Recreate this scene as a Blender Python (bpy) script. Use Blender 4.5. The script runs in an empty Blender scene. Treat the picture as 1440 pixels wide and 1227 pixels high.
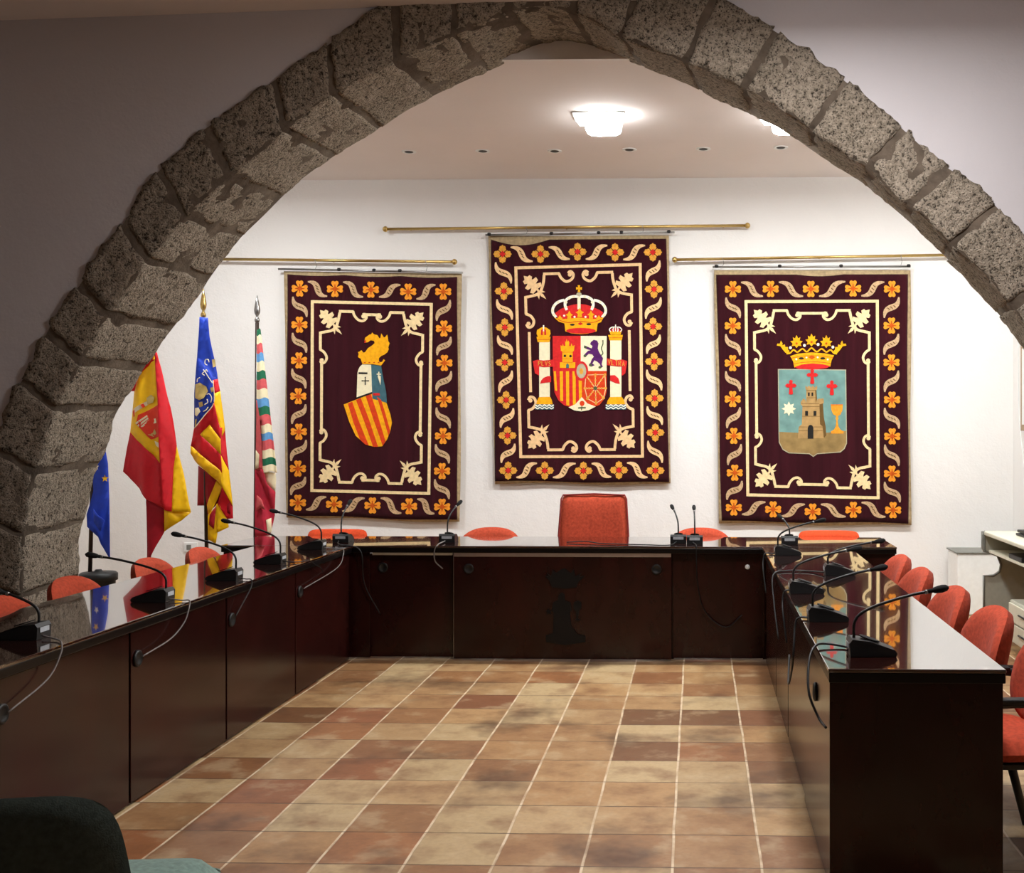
import bpy, bmesh, math, random
from mathutils import Vector, Matrix, noise
from mathutils.geometry import tessellate_polygon
random.seed(7)
S = bpy.context.scene
COL = S.collection
PI = math.pi

# ------------------------------------------------------------------ camera
EYE, FOC, CX, CY, YAW = 1.52, 1576.0, 940.0, 602.0, math.radians(1.5)
cd = bpy.data.cameras.new('camera')
cam = bpy.data.objects.new('camera', cd)
COL.objects.link(cam)
cam.location = (0, 0, EYE)
cam.rotation_euler = (PI / 2, 0, YAW)
cd.sensor_fit = 'HORIZONTAL'
cd.sensor_width = 36
cd.lens = FOC / 1440 * 36
cd.shift_x = -(CX - 720) / 1440
cd.shift_y = (CY - 613.5) / 1440
cd.clip_start = 0.05
S.camera = cam


def ray(u, v):
    a, b, c = (u - CX) / FOC, 1.0, (CY - v) / FOC
    return Vector((a * math.cos(YAW) - b * math.sin(YAW), a * math.sin(YAW) + b * math.cos(YAW), c))


def at_y(u, v, y):
    r = ray(u, v)
    t = y / r.y
    return Vector((r.x * t, y, EYE + r.z * t))


def at_z(u, v, z):
    r = ray(u, v)
    t = (z - EYE) / r.z
    return Vector((r.x * t, r.y * t, z))


# ------------------------------------------------------------------ materials
def rgb(h):
    h = h.lstrip('#')
    out = []
    for i in (0, 2, 4):
        c = int(h[i:i + 2], 16) / 255
        out.append(c / 12.92 if c <= 0.04045 else ((c + 0.055) / 1.055) ** 2.4)
    return tuple(out) + (1,)


class NT:
    def __init__(s, name):
        s.m = bpy.data.materials.new(name)
        s.m.use_nodes = True
        s.t = s.m.node_tree
        s.b = s.t.nodes['Principled BSDF']

    def n(s, kind, **kw):
        nd = s.t.nodes.new(kind)
        for k, v in kw.items():
            if k in nd.inputs.keys():
                nd.inputs[k].default_value = v
            else:
                setattr(nd, k, v)
        return nd

    def l(s, a, b):
        s.t.links.new(a, b)

    def math(s, op, a, b=None, c=None):
        nd = s.n('ShaderNodeMath', operation=op)
        for i, x in enumerate((a, b, c)):
            if x is None:
                continue
            if isinstance(x, (int, float)):
                nd.inputs[i].default_value = x
            else:
                s.l(x, nd.inputs[i])
        return nd.outputs[0]

    def mix(s, fac, a, b, mode='MIX'):
        nd = s.n('ShaderNodeMix', data_type='RGBA', blend_type=mode)
        for i, x in ((0, fac), (6, a), (7, b)):
            if isinstance(x, (int, float, tuple)):
                nd.inputs[i].default_value = x
            else:
                s.l(x, nd.inputs[i])
        return nd.outputs[2]

    def ramp(s, fac, stops, interp='LINEAR'):
        nd = s.n('ShaderNodeValToRGB')
        cr = nd.color_ramp
        cr.interpolation = interp
        while len(cr.elements) < len(stops):
            cr.elements.new(0.5)
        for e, (p, c) in zip(cr.elements, stops):
            e.position = p
            e.color = c
        s.l(fac, nd.inputs[0])
        return nd.outputs[0]

    def obj(s):
        return s.n('ShaderNodeTexCoord').outputs['Object']

    def noise(s, vec, scale, detail=3, rough=.5):
        nd = s.n('ShaderNodeTexNoise', Scale=scale, Detail=detail, Roughness=rough)
        s.l(vec, nd.inputs['Vector'])
        return nd.outputs['Fac']

    def bump(s, h, strength, dist=0.01):
        nd = s.n('ShaderNodeBump', Strength=strength, Distance=dist)
        s.l(h, nd.inputs['Height'])
        s.l(nd.outputs[0], s.b.inputs['Normal'])


def simple(name, col, rough=.6, metal=0, var=.12, scale=30, bump=0, spec=.5, coat=0, sheen=0, bscale=None):
    t = NT(name)
    c = rgb(col)
    v = t.obj()
    f = t.noise(v, scale)
    lo = tuple(x * (1 - var) for x in c[:3]) + (1,)
    hi = tuple(min(1, x * (1 + var)) for x in c[:3]) + (1,)
    t.l(t.ramp(f, [(.3, lo), (.7, hi)]), t.b.inputs['Base Color'])
    t.b.inputs['Roughness'].default_value = rough
    t.b.inputs['Metallic'].default_value = metal
    t.b.inputs['Specular IOR Level'].default_value = spec
    t.b.inputs['Coat Weight'].default_value = coat
    t.b.inputs['Coat Roughness'].default_value = .05
    t.b.inputs['Sheen Weight'].default_value = sheen
    if bump:
        t.bump(t.noise(v, bscale or scale * 4), bump)
    return t.m


M = {}


def mat_floor():
    t = NT('terracotta tile floor')
    v = t.obj()
    sep = t.n('ShaderNodeSeparateXYZ')
    t.l(v, sep.inputs[0])
    wob = t.noise(v, 2.2, 2)
    sx, sy = .311, .31
    px = t.math('DIVIDE', t.math('ADD', t.math('SUBTRACT', sep.outputs[0], -.09 - 40 * sx), t.math('MULTIPLY', t.math('SUBTRACT', wob, .5), .012)), sx)
    py = t.math('DIVIDE', t.math('ADD', t.math('SUBTRACT', sep.outputs[1], 4.811 - 60 * sy), t.math('MULTIPLY', t.math('SUBTRACT', wob, .5), -.012)), sy)
    ix, iy = t.math('FLOOR', px), t.math('FLOOR', py)
    fx, fy = t.math('FRACT', px), t.math('FRACT', py)
    cb = t.n('ShaderNodeCombineXYZ')
    t.l(ix, cb.inputs[0]); t.l(iy, cb.inputs[1])
    wn = t.n('ShaderNodeTexWhiteNoise', noise_dimensions='3D')
    t.l(cb.outputs[0], wn.inputs['Vector'])
    r = wn.outputs['Value']
    base = t.ramp(r, [(0, rgb('#8f5a3b')), (.12, rgb('#c79c6a')), (.3, rgb('#d8bd91')), (.48, rgb('#ceb286')), (.6, rgb('#bd9466')), (.72, rgb('#ab7b50')), (.82, rgb('#80593a')), (.91, rgb('#b57a4c')), (1, rgb('#a0633f'))])
    # per-tile offset so stains do not run through joints
    add = t.n('ShaderNodeVectorMath', operation='MULTIPLY_ADD')
    t.l(wn.outputs['Color'], add.inputs[0]); add.inputs[1].default_value = (.6, .6, 0); t.l(v, add.inputs[2])
    n1 = t.noise(add.outputs[0], 4.5, 4, .55)
    n2 = t.noise(v, 1.7, 4, .6)
    n3 = t.noise(v, 45, 3, .6)
    c = t.mix(t.ramp(n1, [(.5, (0, 0, 0, 1)), (.72, (.75, .75, .75, 1))]), base, rgb('#8c5c38'))
    c = t.mix(t.ramp(n1, [(.34, (.5, .5, .5, 1)), (.46, (0, 0, 0, 1))]), c, rgb('#dcc39c'))
    c = t.mix(t.ramp(n2, [(.54, (0, 0, 0, 1)), (.68, (.8, .8, .8, 1))]), c, rgb('#5f3f28'))
    c = t.mix(t.math('MULTIPLY', t.math('SUBTRACT', n3, .4), .5), c, rgb('#5b4331'))
    c = t.mix(.65, c, rgb('#c4bdb2'), 'MULTIPLY')
    # joints
    def edge(f, w):
        d = t.math('MINIMUM', f, t.math('SUBTRACT', 1, f))
        return t.ramp(d, [(w * .6, (1, 1, 1, 1)), (w, (0, 0, 0, 1))])
    ex, ey = edge(fx, .02), edge(fy, .016)
    jn = t.noise(v, 9, 3)
    c = t.mix(t.math('MULTIPLY', ex, t.ramp(jn, [(.35, (.35,) * 3 + (1,)), (.6, (1, 1, 1, 1))])), c, rgb('#d9c3a4'))
    c = t.mix(t.math('MULTIPLY', ey, t.ramp(jn, [(.3, (.35,) * 3 + (1,)), (.65, (.95,) * 3 + (1,))])), c, rgb('#4a3322'))
    t.l(c, t.b.inputs['Base Color'])
    t.l(t.ramp(n1, [(.3, (.42,) * 3 + (1,)), (.7, (.6,) * 3 + (1,))]), t.b.inputs['Roughness'])
    t.b.inputs['Specular IOR Level'].default_value = .35
    h = t.math('SUBTRACT', t.math('MULTIPLY', n3, .25), t.math('MAXIMUM', ex, ey))
    t.bump(h, .35, .006)
    return t.m


def mat_stone(name, a, b, d):
    t = NT(name)
    v = t.obj()
    n1 = t.noise(v, 5, 4, .6)
    n2 = t.noise(v, 42, 4, .65)
    n3 = t.noise(v, 110, 3, .6)
    c = t.ramp(n1, [(.3, rgb(a)), (.7, rgb(b))])
    c = t.mix(t.ramp(n2, [(.5, (0, 0, 0, 1)), (.68, (.55,) * 3 + (1,))]), c, rgb('#c9bba8'))
    c = t.mix(t.ramp(n2, [(.33, (.95,) * 3 + (1,)), (.45, (0, 0, 0, 1))]), c, rgb(d))
    c = t.mix(t.ramp(n3, [(.36, (.9,) * 3 + (1,)), (.46, (0, 0, 0, 1))]), c, rgb(d))
    t.l(c, t.b.inputs['Base Color'])
    t.b.inputs['Roughness'].default_value = .95
    t.b.inputs['Specular IOR Level'].default_value = .15
    t.bump(t.math('ADD', n2, t.math('MULTIPLY', n3, .6)), 1, .02)
    return t.m


def mat_plaster(name, col, bumpy=.25):
    t = NT(name)
    v = t.obj()
    n1 = t.noise(v, 1.5, 3)
    n2 = t.noise(v, 7, 4, .55)
    c = rgb(col)
    t.l(t.ramp(n1, [(.3, tuple(x * .96 for x in c[:3]) + (1,)), (.7, c)]), t.b.inputs['Base Color'])
    t.b.inputs['Roughness'].default_value = .9
    t.b.inputs['Specular IOR Level'].default_value = .2
    t.bump(t.math('ADD', n2, t.math('MULTIPLY', t.noise(v, 60, 2), .25)), bumpy, .02)
    return t.m


def mat_wood(name, a, b, rough, axis, spec=.5, coat=.6, coatr=.04):
    t = NT(name)
    v = t.obj()
    mp = t.n('ShaderNodeMapping')
    mp.inputs['Scale'].default_value = axis
    t.l(v, mp.inputs[0])
    n = t.noise(mp.outputs[0], 5, 5, .6)
    t.l(t.ramp(n, [(.3, rgb(a)), (.7, rgb(b))]), t.b.inputs['Base Color'])
    t.b.inputs['Roughness'].default_value = rough
    t.b.inputs['Specular IOR Level'].default_value = spec
    t.b.inputs['Coat Weight'].default_value = coat
    t.b.inputs['Coat Roughness'].default_value = coatr
    return t.m


def mat_velvet(name, col):
    t = NT(name)
    v = t.obj()
    mp = t.n('ShaderNodeMapping')
    mp.inputs['Scale'].default_value = (5, 1, .35)
    t.l(v, mp.inputs[0])
    n = t.noise(mp.outputs[0], 2.2, 3)
    n2 = t.noise(v, 160, 2)
    c = rgb(col)
    t.l(t.ramp(n, [(.35, tuple(x * .8 for x in c[:3]) + (1,)), (.7, tuple(x * 1.25 for x in c[:3]) + (1,))]), t.b.inputs['Base Color'])
    t.b.inputs['Roughness'].default_value = .95
    t.b.inputs['Specular IOR Level'].default_value = .1
    t.b.inputs['Sheen Weight'].default_value = .1
    t.bump(t.math('ADD', n, t.math('MULTIPLY', n2, .05)), .35, .05)
    return t.m


def mat_emit(name, col, st):
    t = NT(name)
    t.b.inputs['Base Color'].default_value = (1, 1, 1, 1)
    t.b.inputs['Emission Color'].default_value = col
    t.b.inputs['Emission Strength'].default_value = st
    return t.m


M['floor'] = mat_floor()
M['stone'] = mat_stone('porous volcanic stone', '#8f8473', '#a89c8b', '#2e2822')
M['mortar'] = simple('grey mortar', '#665b4f', .95, var=.3, scale=12, bump=.5, spec=.1)
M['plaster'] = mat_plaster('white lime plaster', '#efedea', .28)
M['plaster_front'] = mat_plaster('dimmed white plaster', '#cbc7c8', .2)  # white plaster greyed to carry the dim light of the front room
M['ceiling'] = mat_plaster('smooth ceiling paint', '#eee6e2', .06)
M['mahogany'] = mat_wood('glossy mahogany panel', '#1d0908', '#2d0e0c', .2, (1, 1, .5), spec=.28, coat=.08, coatr=.1)
M['mahogany_top'] = mat_wood('lacquered mahogany top', '#1c0907', '#2e100c', .10, (.6, .6, 1), spec=.8, coat=1, coatr=.02)
M['mahogany_top'].node_tree.nodes['Principled BSDF'].inputs['Coat IOR'].default_value = 1.8
M['edge_black'] = simple('black lacquer edge', '#070405', .3, spec=.3)
M['aluminium'] = simple('brushed aluminium strip', '#b9b3b4', .35, 1, var=.05)
M['steel'] = simple('satin steel tube', '#9b9a98', .3, 1, var=.05)
M['brass'] = simple('polished brass tube', '#c2a464', .28, 1, var=.06)
M['black'] = simple('matt black plastic', '#08090a', .5, var=.2)
M['black_soft'] = simple('black foam', '#0a0a0b', .9, var=.2)
M['black_wood'] = simple('black stained wood', '#150d0b', .4)
M['grey_label'] = simple('grey sticker', '#b8bcc0', .5)
M['cable_grey'] = simple('grey cable rubber', '#77716e', .5)
M['red_fabric'] = simple('brick red wool upholstery', '#b2472f', .9, var=.22, scale=60, bump=.15, spec=.15, sheen=.04, bscale=260)
M['orange_fabric'] = simple('orange red upholstery', '#d24a26', .9, var=.15, scale=60, bump=.15, spec=.15, sheen=.04, bscale=260)
M['red_piping'] = simple('dark red piping', '#7d1f1a', .8)
M['green_fabric'] = simple('grey green wool upholstery', '#7c958b', .95, var=.2, scale=70, bump=.15, spec=.15, sheen=.2, bscale=260)
M['green_shaded'] = simple('shaded grey green upholstery', '#424c47', .95, var=.2, scale=70, bump=.12, spec=.15, bscale=260)  # upholstery green darkened, shadow on the chair back put into the colour
M['velvet'] = mat_velvet('maroon velvet', '#350e16')
M['tan'] = simple('tan braid', '#b09a76', .9, var=.2, scale=40, spec=.1)
M['scroll'] = simple('beige brocade ribbon', '#c6a680', .9, var=.25, scale=90, spec=.1)
M['cream'] = simple('cream satin applique', '#f0d6a2', .7, var=.12, scale=40, spec=.2)
M['cream_pink'] = simple('peach cream applique', '#edc592', .7, var=.12, scale=40, spec=.2)
M['orange'] = simple('orange felt', '#f39a31', .9, var=.15, scale=60, spec=.1)
M['rust'] = simple('rust stitched felt', '#c9581c', .9, var=.15, scale=60, spec=.1)
M['oldgold'] = simple('old gold felt', '#dd9f41', .9, var=.18, scale=60, spec=.1)
M['redfelt'] = simple('crimson felt', '#cf2c2c', .9, var=.12, scale=40, spec=.1)
M['vermilion'] = simple('vermilion felt', '#d4421f', .9, var=.12, scale=40, spec=.1)
M['gold'] = simple('golden yellow felt', '#f5ab1d', .9, var=.14, scale=40, spec=.1)
M['teal'] = simple('slate teal satin', '#3f6570', .7, var=.15, scale=25, spec=.2)
M['sky_teal'] = simple('faded blue green satin', '#6f958f', .7, var=.22, scale=9, spec=.2)
M['purple'] = simple('purple felt', '#552462', .9, spec=.1)
M['dark'] = simple('black embroidery', '#17130f', .9)
M['moss'] = simple('olive green thread', '#4d5a35', .9)
M['tower'] = simple('stone tan felt', '#b08e5c', .9, var=.15, scale=22, spec=.1)
M['tower_dark'] = simple('umber felt', '#6d542f', .9, spec=.1)
M['hill'] = simple('earth brown satin', '#93794b', .75, var=.25, scale=11, spec=.15)
M['ivory'] = simple('ivory felt', '#eee3bf', .85, var=.06, scale=40, spec=.1)
M['pearl'] = simple('white pearl thread', '#f5efdd', .7)
M['silver_felt'] = simple('silver grey felt', '#b3aa8d', .85)
M['flag_red'] = simple('crimson flag satin', '#cf1220', .55, var=.06, spec=.35)
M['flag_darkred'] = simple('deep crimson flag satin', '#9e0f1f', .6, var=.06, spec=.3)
M['flag_yellow'] = simple('yellow flag satin', '#fbc400', .55, var=.05, spec=.35)
M['flag_blue'] = simple('royal blue flag satin', '#1b3cae', .55, var=.08, spec=.35)
M['flag_orange'] = simple('orange red flag satin', '#e13616', .55, var=.06, spec=.35)
M['flag_gold'] = simple('pale gold embroidery', '#c9b067', .6)
M['flag_cream'] = simple('cream flag cotton', '#efe2bb', .8, var=.06)
M['flag_pink'] = simple('faded red flag cotton', '#d2575a', .8, var=.1)
M['flag_sky'] = simple('sky blue flag cotton', '#5f9bd0', .8, var=.08)
M['flag_green'] = simple('green flag cotton', '#126a47', .8, var=.08)
M['flag_rose'] = simple('crimson flag cotton', '#b81c36', .8, var=.12)
M['pole'] = simple('dark varnished pole', '#2a1a12', .35, var=.2)
M['white_plastic'] = simple('white plastic', '#eceeec', .4, var=.03)
M['grey_desk'] = simple('grey green laminate', '#b0af9f', .45, var=.05)
M['cream_desk'] = simple('cream laminate', '#cfcbb6', .4, var=.04)
M['desk_edge'] = simple('grey rubber edge', '#7b7b74', .5)
M['navy'] = simple('navy cloth', '#1d2340', .8)
M['beige_wood'] = simple('pale wood frame', '#a58a6a', .5)
M['lamp'] = mat_emit('lamp glow', (.97, 1, 1, 1), 330)
M['lamp_side'] = mat_emit('lamp side glow', (.97, 1, 1, 1), 11)
M['lamp_tray'] = mat_emit('lamp tray glow', (.97, 1, 1, 1), 4)
M['lamp_front_fill'] = mat_emit('warm lamp glow', (1, .97, .98, 1), 60)
M['crest_black'] = simple('matt black metal relief', '#060608', .5, spec=.3)


# ------------------------------------------------------------------ mesh helpers
class MB:
    def __init__(s):
        s.v, s.f, s.fm, s.mats, s.sm = [], [], [], [], []

    def mi(s, m):
        if m not in s.mats:
            s.mats.append(m)
        return s.mats.index(m)

    def add(s, vs, fs, m, smooth=False):
        o = len(s.v)
        s.v += [Vector(p) for p in vs]
        k = s.mi(m)
        for f in fs:
            s.f.append([i + o for i in f])
            s.fm.append(k)
            s.sm.append(smooth)

    def box(s, a, b, m, bev=0, T=None):
        bm = bmesh.new()
        bmesh.ops.create_cube(bm, size=1)
        for v in bm.verts:
            v.co = Vector([(a[i] + b[i]) / 2 + v.co[i] * (b[i] - a[i]) for i in range(3)])
        if bev:
            bmesh.ops.bevel(bm, geom=list(bm.edges), offset=bev, segments=2, affect='EDGES', profile=.5)
        s.frombm(bm, m, T, False)

    def frombm(s, bm, m, T=None, smooth=False):
        bm.verts.index_update()
        s.add([(T @ v.co) if T else v.co.copy() for v in bm.verts], [[v.index for v in f.verts] for f in bm.faces], m, smooth)
        bm.free()

    def tube(s, pts, r, m, n=8, caps=True):
        pts = [Vector(p) for p in pts]
        rs = r if isinstance(r, (list, tuple)) else [r] * len(pts)
        vs, fs = [], []
        d0 = (pts[1] - pts[0]).normalized()
        up = Vector((0, 0, 1)) if abs(d0.z) < .9 else Vector((1, 0, 0))
        nx = d0.cross(up).normalized()
        for i, p in enumerate(pts):
            d = (pts[min(i + 1, len(pts) - 1)] - pts[max(i - 1, 0)])
            d = d.normalized() if d.length > 1e-9 else d0
            nx = (nx - d * nx.dot(d)).normalized()
            ny = d.cross(nx)
            for k in range(n):
                a = 2 * PI * k / n
                vs.append(p + (nx * math.cos(a) + ny * math.sin(a)) * rs[i])
        for i in range(len(pts) - 1):
            for k in range(n):
                a, b = i * n + k, i * n + (k + 1) % n
                fs.append([a, b, b + n, a + n])
        if caps:
            fs.append(list(range(n))[::-1])
            fs.append([len(vs) - n + k for k in range(n)])
        s.add(vs, fs, m, True)

    def lathe(s, prof, m, c=(0, 0, 0), n=20, axis='z'):
        vs, fs = [], []
        for r, z in prof:
            for k in range(n):
                a = 2 * PI * k / n
                p = (r * math.cos(a), r * math.sin(a), z)
                if axis == 'x':
                    p = (z, p[0], p[1])
                elif axis == 'y':
                    p = (p[0], z, p[1])
                vs.append((c[0] + p[0], c[1] + p[1], c[2] + p[2]))
        for i in range(len(prof) - 1):
            for k in range(n):
                a, b = i * n + k, i * n + (k + 1) % n
                fs.append([a, b, b + n, a + n])
        fs.append(list(range(n))[::-1])
        fs.append([len(vs) - n + k for k in range(n)])
        s.add(vs, fs, m, True)

    def prism(s, pts, y0, y1, m):
        """closed outline in x,z extruded from y0 to y1"""
        n = len(pts)
        tr = tessellate_polygon([[Vector((p[0], p[1], 0)) for p in pts]])
        vs = [(p[0], y0, p[1]) for p in pts] + [(p[0], y1, p[1]) for p in pts]
        fs = [list(t) for t in tr] + [[i + n for i in t][::-1] for t in tr]
        fs += [[i, (i + 1) % n, n + (i + 1) % n, n + i] for i in range(n)]
        s.add(vs, fs, m)

    def build(s, name, parent=None, smooth=None):
        me = bpy.data.meshes.new(name)
        vs = s.v
        if parent is not None:
            inv = parent.matrix_basis.inverted() if not parent.get('_local') else None
            q = parent
            chain = []
            while q is not None:
                chain.append(q)
                q = q.parent
            mw = Matrix.Identity(4)
            for q in reversed(chain):
                mw = mw @ q.matrix_basis
            inv = mw.inverted()
            vs = [inv @ p for p in s.v]
        me.from_pydata([tuple(p) for p in vs], [], s.f)
        for m in s.mats:
            me.materials.append(M[m])
        for p, k, sm in zip(me.polygons, s.fm, s.sm):
            p.material_index = k
            p.use_smooth = sm if smooth is None else smooth
        bm = bmesh.new()
        bm.from_mesh(me)
        bmesh.ops.recalc_face_normals(bm, faces=bm.faces)
        bm.to_mesh(me)
        bm.free()
        me.update()
        o = bpy.data.objects.new(name, me)
        COL.objects.link(o)
        if parent is not None:
            o.parent = parent
        return o


def struct(o, kind='structure'):
    o['kind'] = kind
    return o


def tag(o, label, cat, group=None):
    o['label'] = label
    o['category'] = cat
    if group:
        o['group'] = group
    return o


def thing(name, label, cat, loc=(0, 0, 0), rz=0, group=None):
    o = bpy.data.objects.new(name, None)
    o.empty_display_size = .1
    COL.objects.link(o)
    o.matrix_basis = Matrix.Translation(Vector(loc)) @ Matrix.Rotation(rz, 4, 'Z')
    return tag(o, label, cat, group)


def copy_tree(o, parent=None):
    c = o.copy()
    COL.objects.link(c)
    c.parent = parent
    for ch in [x for x in bpy.data.objects if x.parent == o]:
        copy_tree(ch, c)
    return c


def catmull(pts, n=6, closed=False):
    pts = [Vector(p) for p in pts]
    out = []
    L = len(pts)
    rng = range(L if closed else L - 1)
    for i in rng:
        if closed:
            p0, p1, p2, p3 = pts[i - 1], pts[i], pts[(i + 1) % L], pts[(i + 2) % L]
        else:
            p1, p2 = pts[i], pts[i + 1]
            p0 = pts[i - 1] if i else p1 * 2 - p2
            p3 = pts[i + 2] if i + 2 < L else p2 * 2 - p1
        for k in range(n):
            t = k / n
            out.append(.5 * ((2 * p1) + (p2 - p0) * t + (2 * p0 - 5 * p1 + 4 * p2 - p3) * t * t + (3 * p1 - p0 - 3 * p2 + p3) * t ** 3))
    if not closed:
        out.append(pts[-1])
    return out


def resample(pts, n):
    L = [0]
    for a, b in zip(pts, pts[1:]):
        L.append(L[-1] + (b - a).length)
    out = []
    j = 0
    for i in range(n):
        d = L[-1] * i / (n - 1)
        while j < len(pts) - 2 and L[j + 1] < d:
            j += 1
        seg = L[j + 1] - L[j]
        out.append(pts[j].lerp(pts[j + 1], (d - L[j]) / seg if seg > 1e-9 else 0))
    return out


# ------------------------------------------------------------------ room shell
YF, YB, YW = 5.9, 6.56, 9.6           # arch front, arch back, far wall
XL, XR = -5.6, 2.68                   # far room side walls
CEIL = 3.664
b = MB(); b.box((-7, -3.2, -.12), (5, 10, 0), 'floor'); struct(b.build('floor'))
b = MB(); b.box((XL - .3, YW, 0), (XR + .3, YW + .2, 4), 'plaster'); struct(b.build('wall_back'))
b = MB(); b.box((XL - .2, YB - .2, 0), (XL, YW, 4), 'plaster'); struct(b.build('wall_left'))
b = MB(); b.box((XR, YB - .2, 0), (XR + .2, YW, 4), 'plaster'); struct(b.build('wall_right'))
b = MB(); b.box((XL - .2, YB - .062, CEIL), (XR + .2, YW + .1, CEIL + .1), 'ceiling'); struct(b.build('ceiling_back'))
b = MB()
b.add([(-6.2, -3.2, 3.645), (-.9, -3.2, 3.775), (4, -3.2, 3.775), (-6.2, YF + .06, 3.645), (-.9, YF + .06, 3.775), (4, YF + .06, 3.775),
       (-6.2, -3.2, 4), (4, -3.2, 4), (-6.2, YF + .06, 4), (4, YF + .06, 4)],
      [[0, 1, 4, 3], [1, 2, 5, 4], [6, 7, 9, 8], [0, 3, 8, 6], [2, 7, 9, 5], [0, 6, 7, 2, 1], [3, 4, 5, 9, 8]], 'ceiling')
struct(b.build('ceiling_front'))
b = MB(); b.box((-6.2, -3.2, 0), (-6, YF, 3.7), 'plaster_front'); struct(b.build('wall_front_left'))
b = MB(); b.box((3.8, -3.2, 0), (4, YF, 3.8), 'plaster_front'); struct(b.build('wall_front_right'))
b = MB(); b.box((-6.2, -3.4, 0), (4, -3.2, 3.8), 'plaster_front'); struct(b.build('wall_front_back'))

# arch outlines traced in the photograph, laid in the front and the back plane of the wall
EX = [(-62, 1500), (-66, 1000), (-58, 800), (-42, 710), (-18, 650), (0, 606), (18, 556), (43, 516), (62, 476), (80, 442), (107, 408), (147, 347), (180, 305), (207, 260), (247, 217), (290, 180), (333, 153), (387, 112), (427, 87), (480, 50), (530, 14), (590, -18), (660, -45), (760, -66), (860, -60), (950, -30), (1013, 2), (1043, 16), (1080, 38), (1127, 68), (1187, 113), (1243, 160), (1270, 182), (1320, 227), (1373, 263), (1407, 297), (1440, 333), (1500, 400), (1550, 480), (1585, 570), (1605, 700), (1610, 900), (1610, 1500)]
FI = [(28, 1500), (28, 1000), (30, 830), (34, 740), (44, 680), (56, 640), (68, 602), (82, 562), (100, 532), (123, 489), (147, 446), (168, 419), (203, 370), (230, 337), (257, 307), (293, 273), (347, 227), (377, 203), (407, 177), (443, 147), (490, 118), (530, 97), (580, 72), (635, 48), (680, 30), (722, 14), (762, 8), (800, 14), (840, 32), (873, 52), (940, 76), (993, 98), (1027, 113), (1070, 135), (1103, 155), (1140, 180), (1193, 217), (1227, 240), (1250, 267), (1300, 303), (1337, 343), (1377, 377), (1408, 412), (1446, 462), (1478, 525), (1498, 610), (1505, 720), (1506, 900), (1506, 1500)]
BI = [(108, 1400), (108, 900), (110, 812), (111, 756), (122, 716), (133, 664), (150, 629), (160, 588), (187, 542), (213, 502), (233, 474), (263, 436), (283, 408), (310, 370), (333, 340), (370, 304), (410, 264), (440, 240), (480, 213), (530, 182), (590, 145), (647, 117), (697, 95), (727, 80), (762, 68), (793, 63), (820, 66), (850, 74), (880, 84), (960, 115), (1003, 135), (1060, 163), (1103, 184), (1150, 217), (1207, 253), (1253, 290), (1293, 325), (1330, 362), (1370, 405), (1407, 445), (1440, 492), (1466, 550), (1482, 630), (1488, 740), (1489, 900), (1489, 1400)]


def plane_curve(pts, y, n):
    c = resample(catmull([at_y(u, v, y) for u, v in pts], 6), 600)
    # split at apex so the two sides stay in step
    k = max(range(len(c)), key=lambda i: c[i].z)
    l = [p for p in c[:k + 1] if p.z > -.02]
    r = [p for p in c[k:] if p.z > -.02]
    return resample(l, n + 1) + resample(r, n + 1)[1:]


NA = 110
ex, fi, bi = plane_curve(EX, YF, NA), plane_curve(FI, YF, NA), plane_curve(BI, YB, NA)
NP = len(ex)


def rough(p, amp, fr=5.0):
    return (noise.noise(p * fr) + .5 * noise.noise(p * fr * 2.7) + .35 * noise.noise(p * fr * 7)) * amp


arch = MB()
# mortar core
vs, fs = [], []
ins = .001
for i in range(NP):
    c = (ex[i] - fi[i]).normalized()
    vs += [ex[i] + Vector((0, ins, 0)), fi[i] + c * ins + Vector((0, ins, 0)), bi[i] + c * ins - Vector((0, 0, 0)), ex[i] + Vector((0, YB - YF, 0))]
for i in range(NP - 1):
    a, d = i * 4, i * 4 + 4
    for k in range(3):
        fs.append([a + k, a + k + 1, d + k + 1, d + k])
arch.add(vs, fs, 'mortar', True)
# voussoirs
cuts = [0]
rnd = random.Random(3)
ZN = NP - 1
pos = 0
while pos < NA - 5:
    pos += rnd.uniform(6.0, 8.4)
    cuts.append(min(pos, NA))
left = [c for c in cuts if c < NA - 4] + [NA - 3.5]
right = [NA + 3.5] + [ZN - c for c in reversed([0] + [x + rnd.uniform(-1, 1) for x in cuts[1:] if x < NA - 6])]
allc = left + right


def lerp_curve(cv, t):
    t = min(max(t, 0), NP - 1.001)
    i = int(t)
    return cv[i].lerp(cv[i + 1], t - i)


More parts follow.
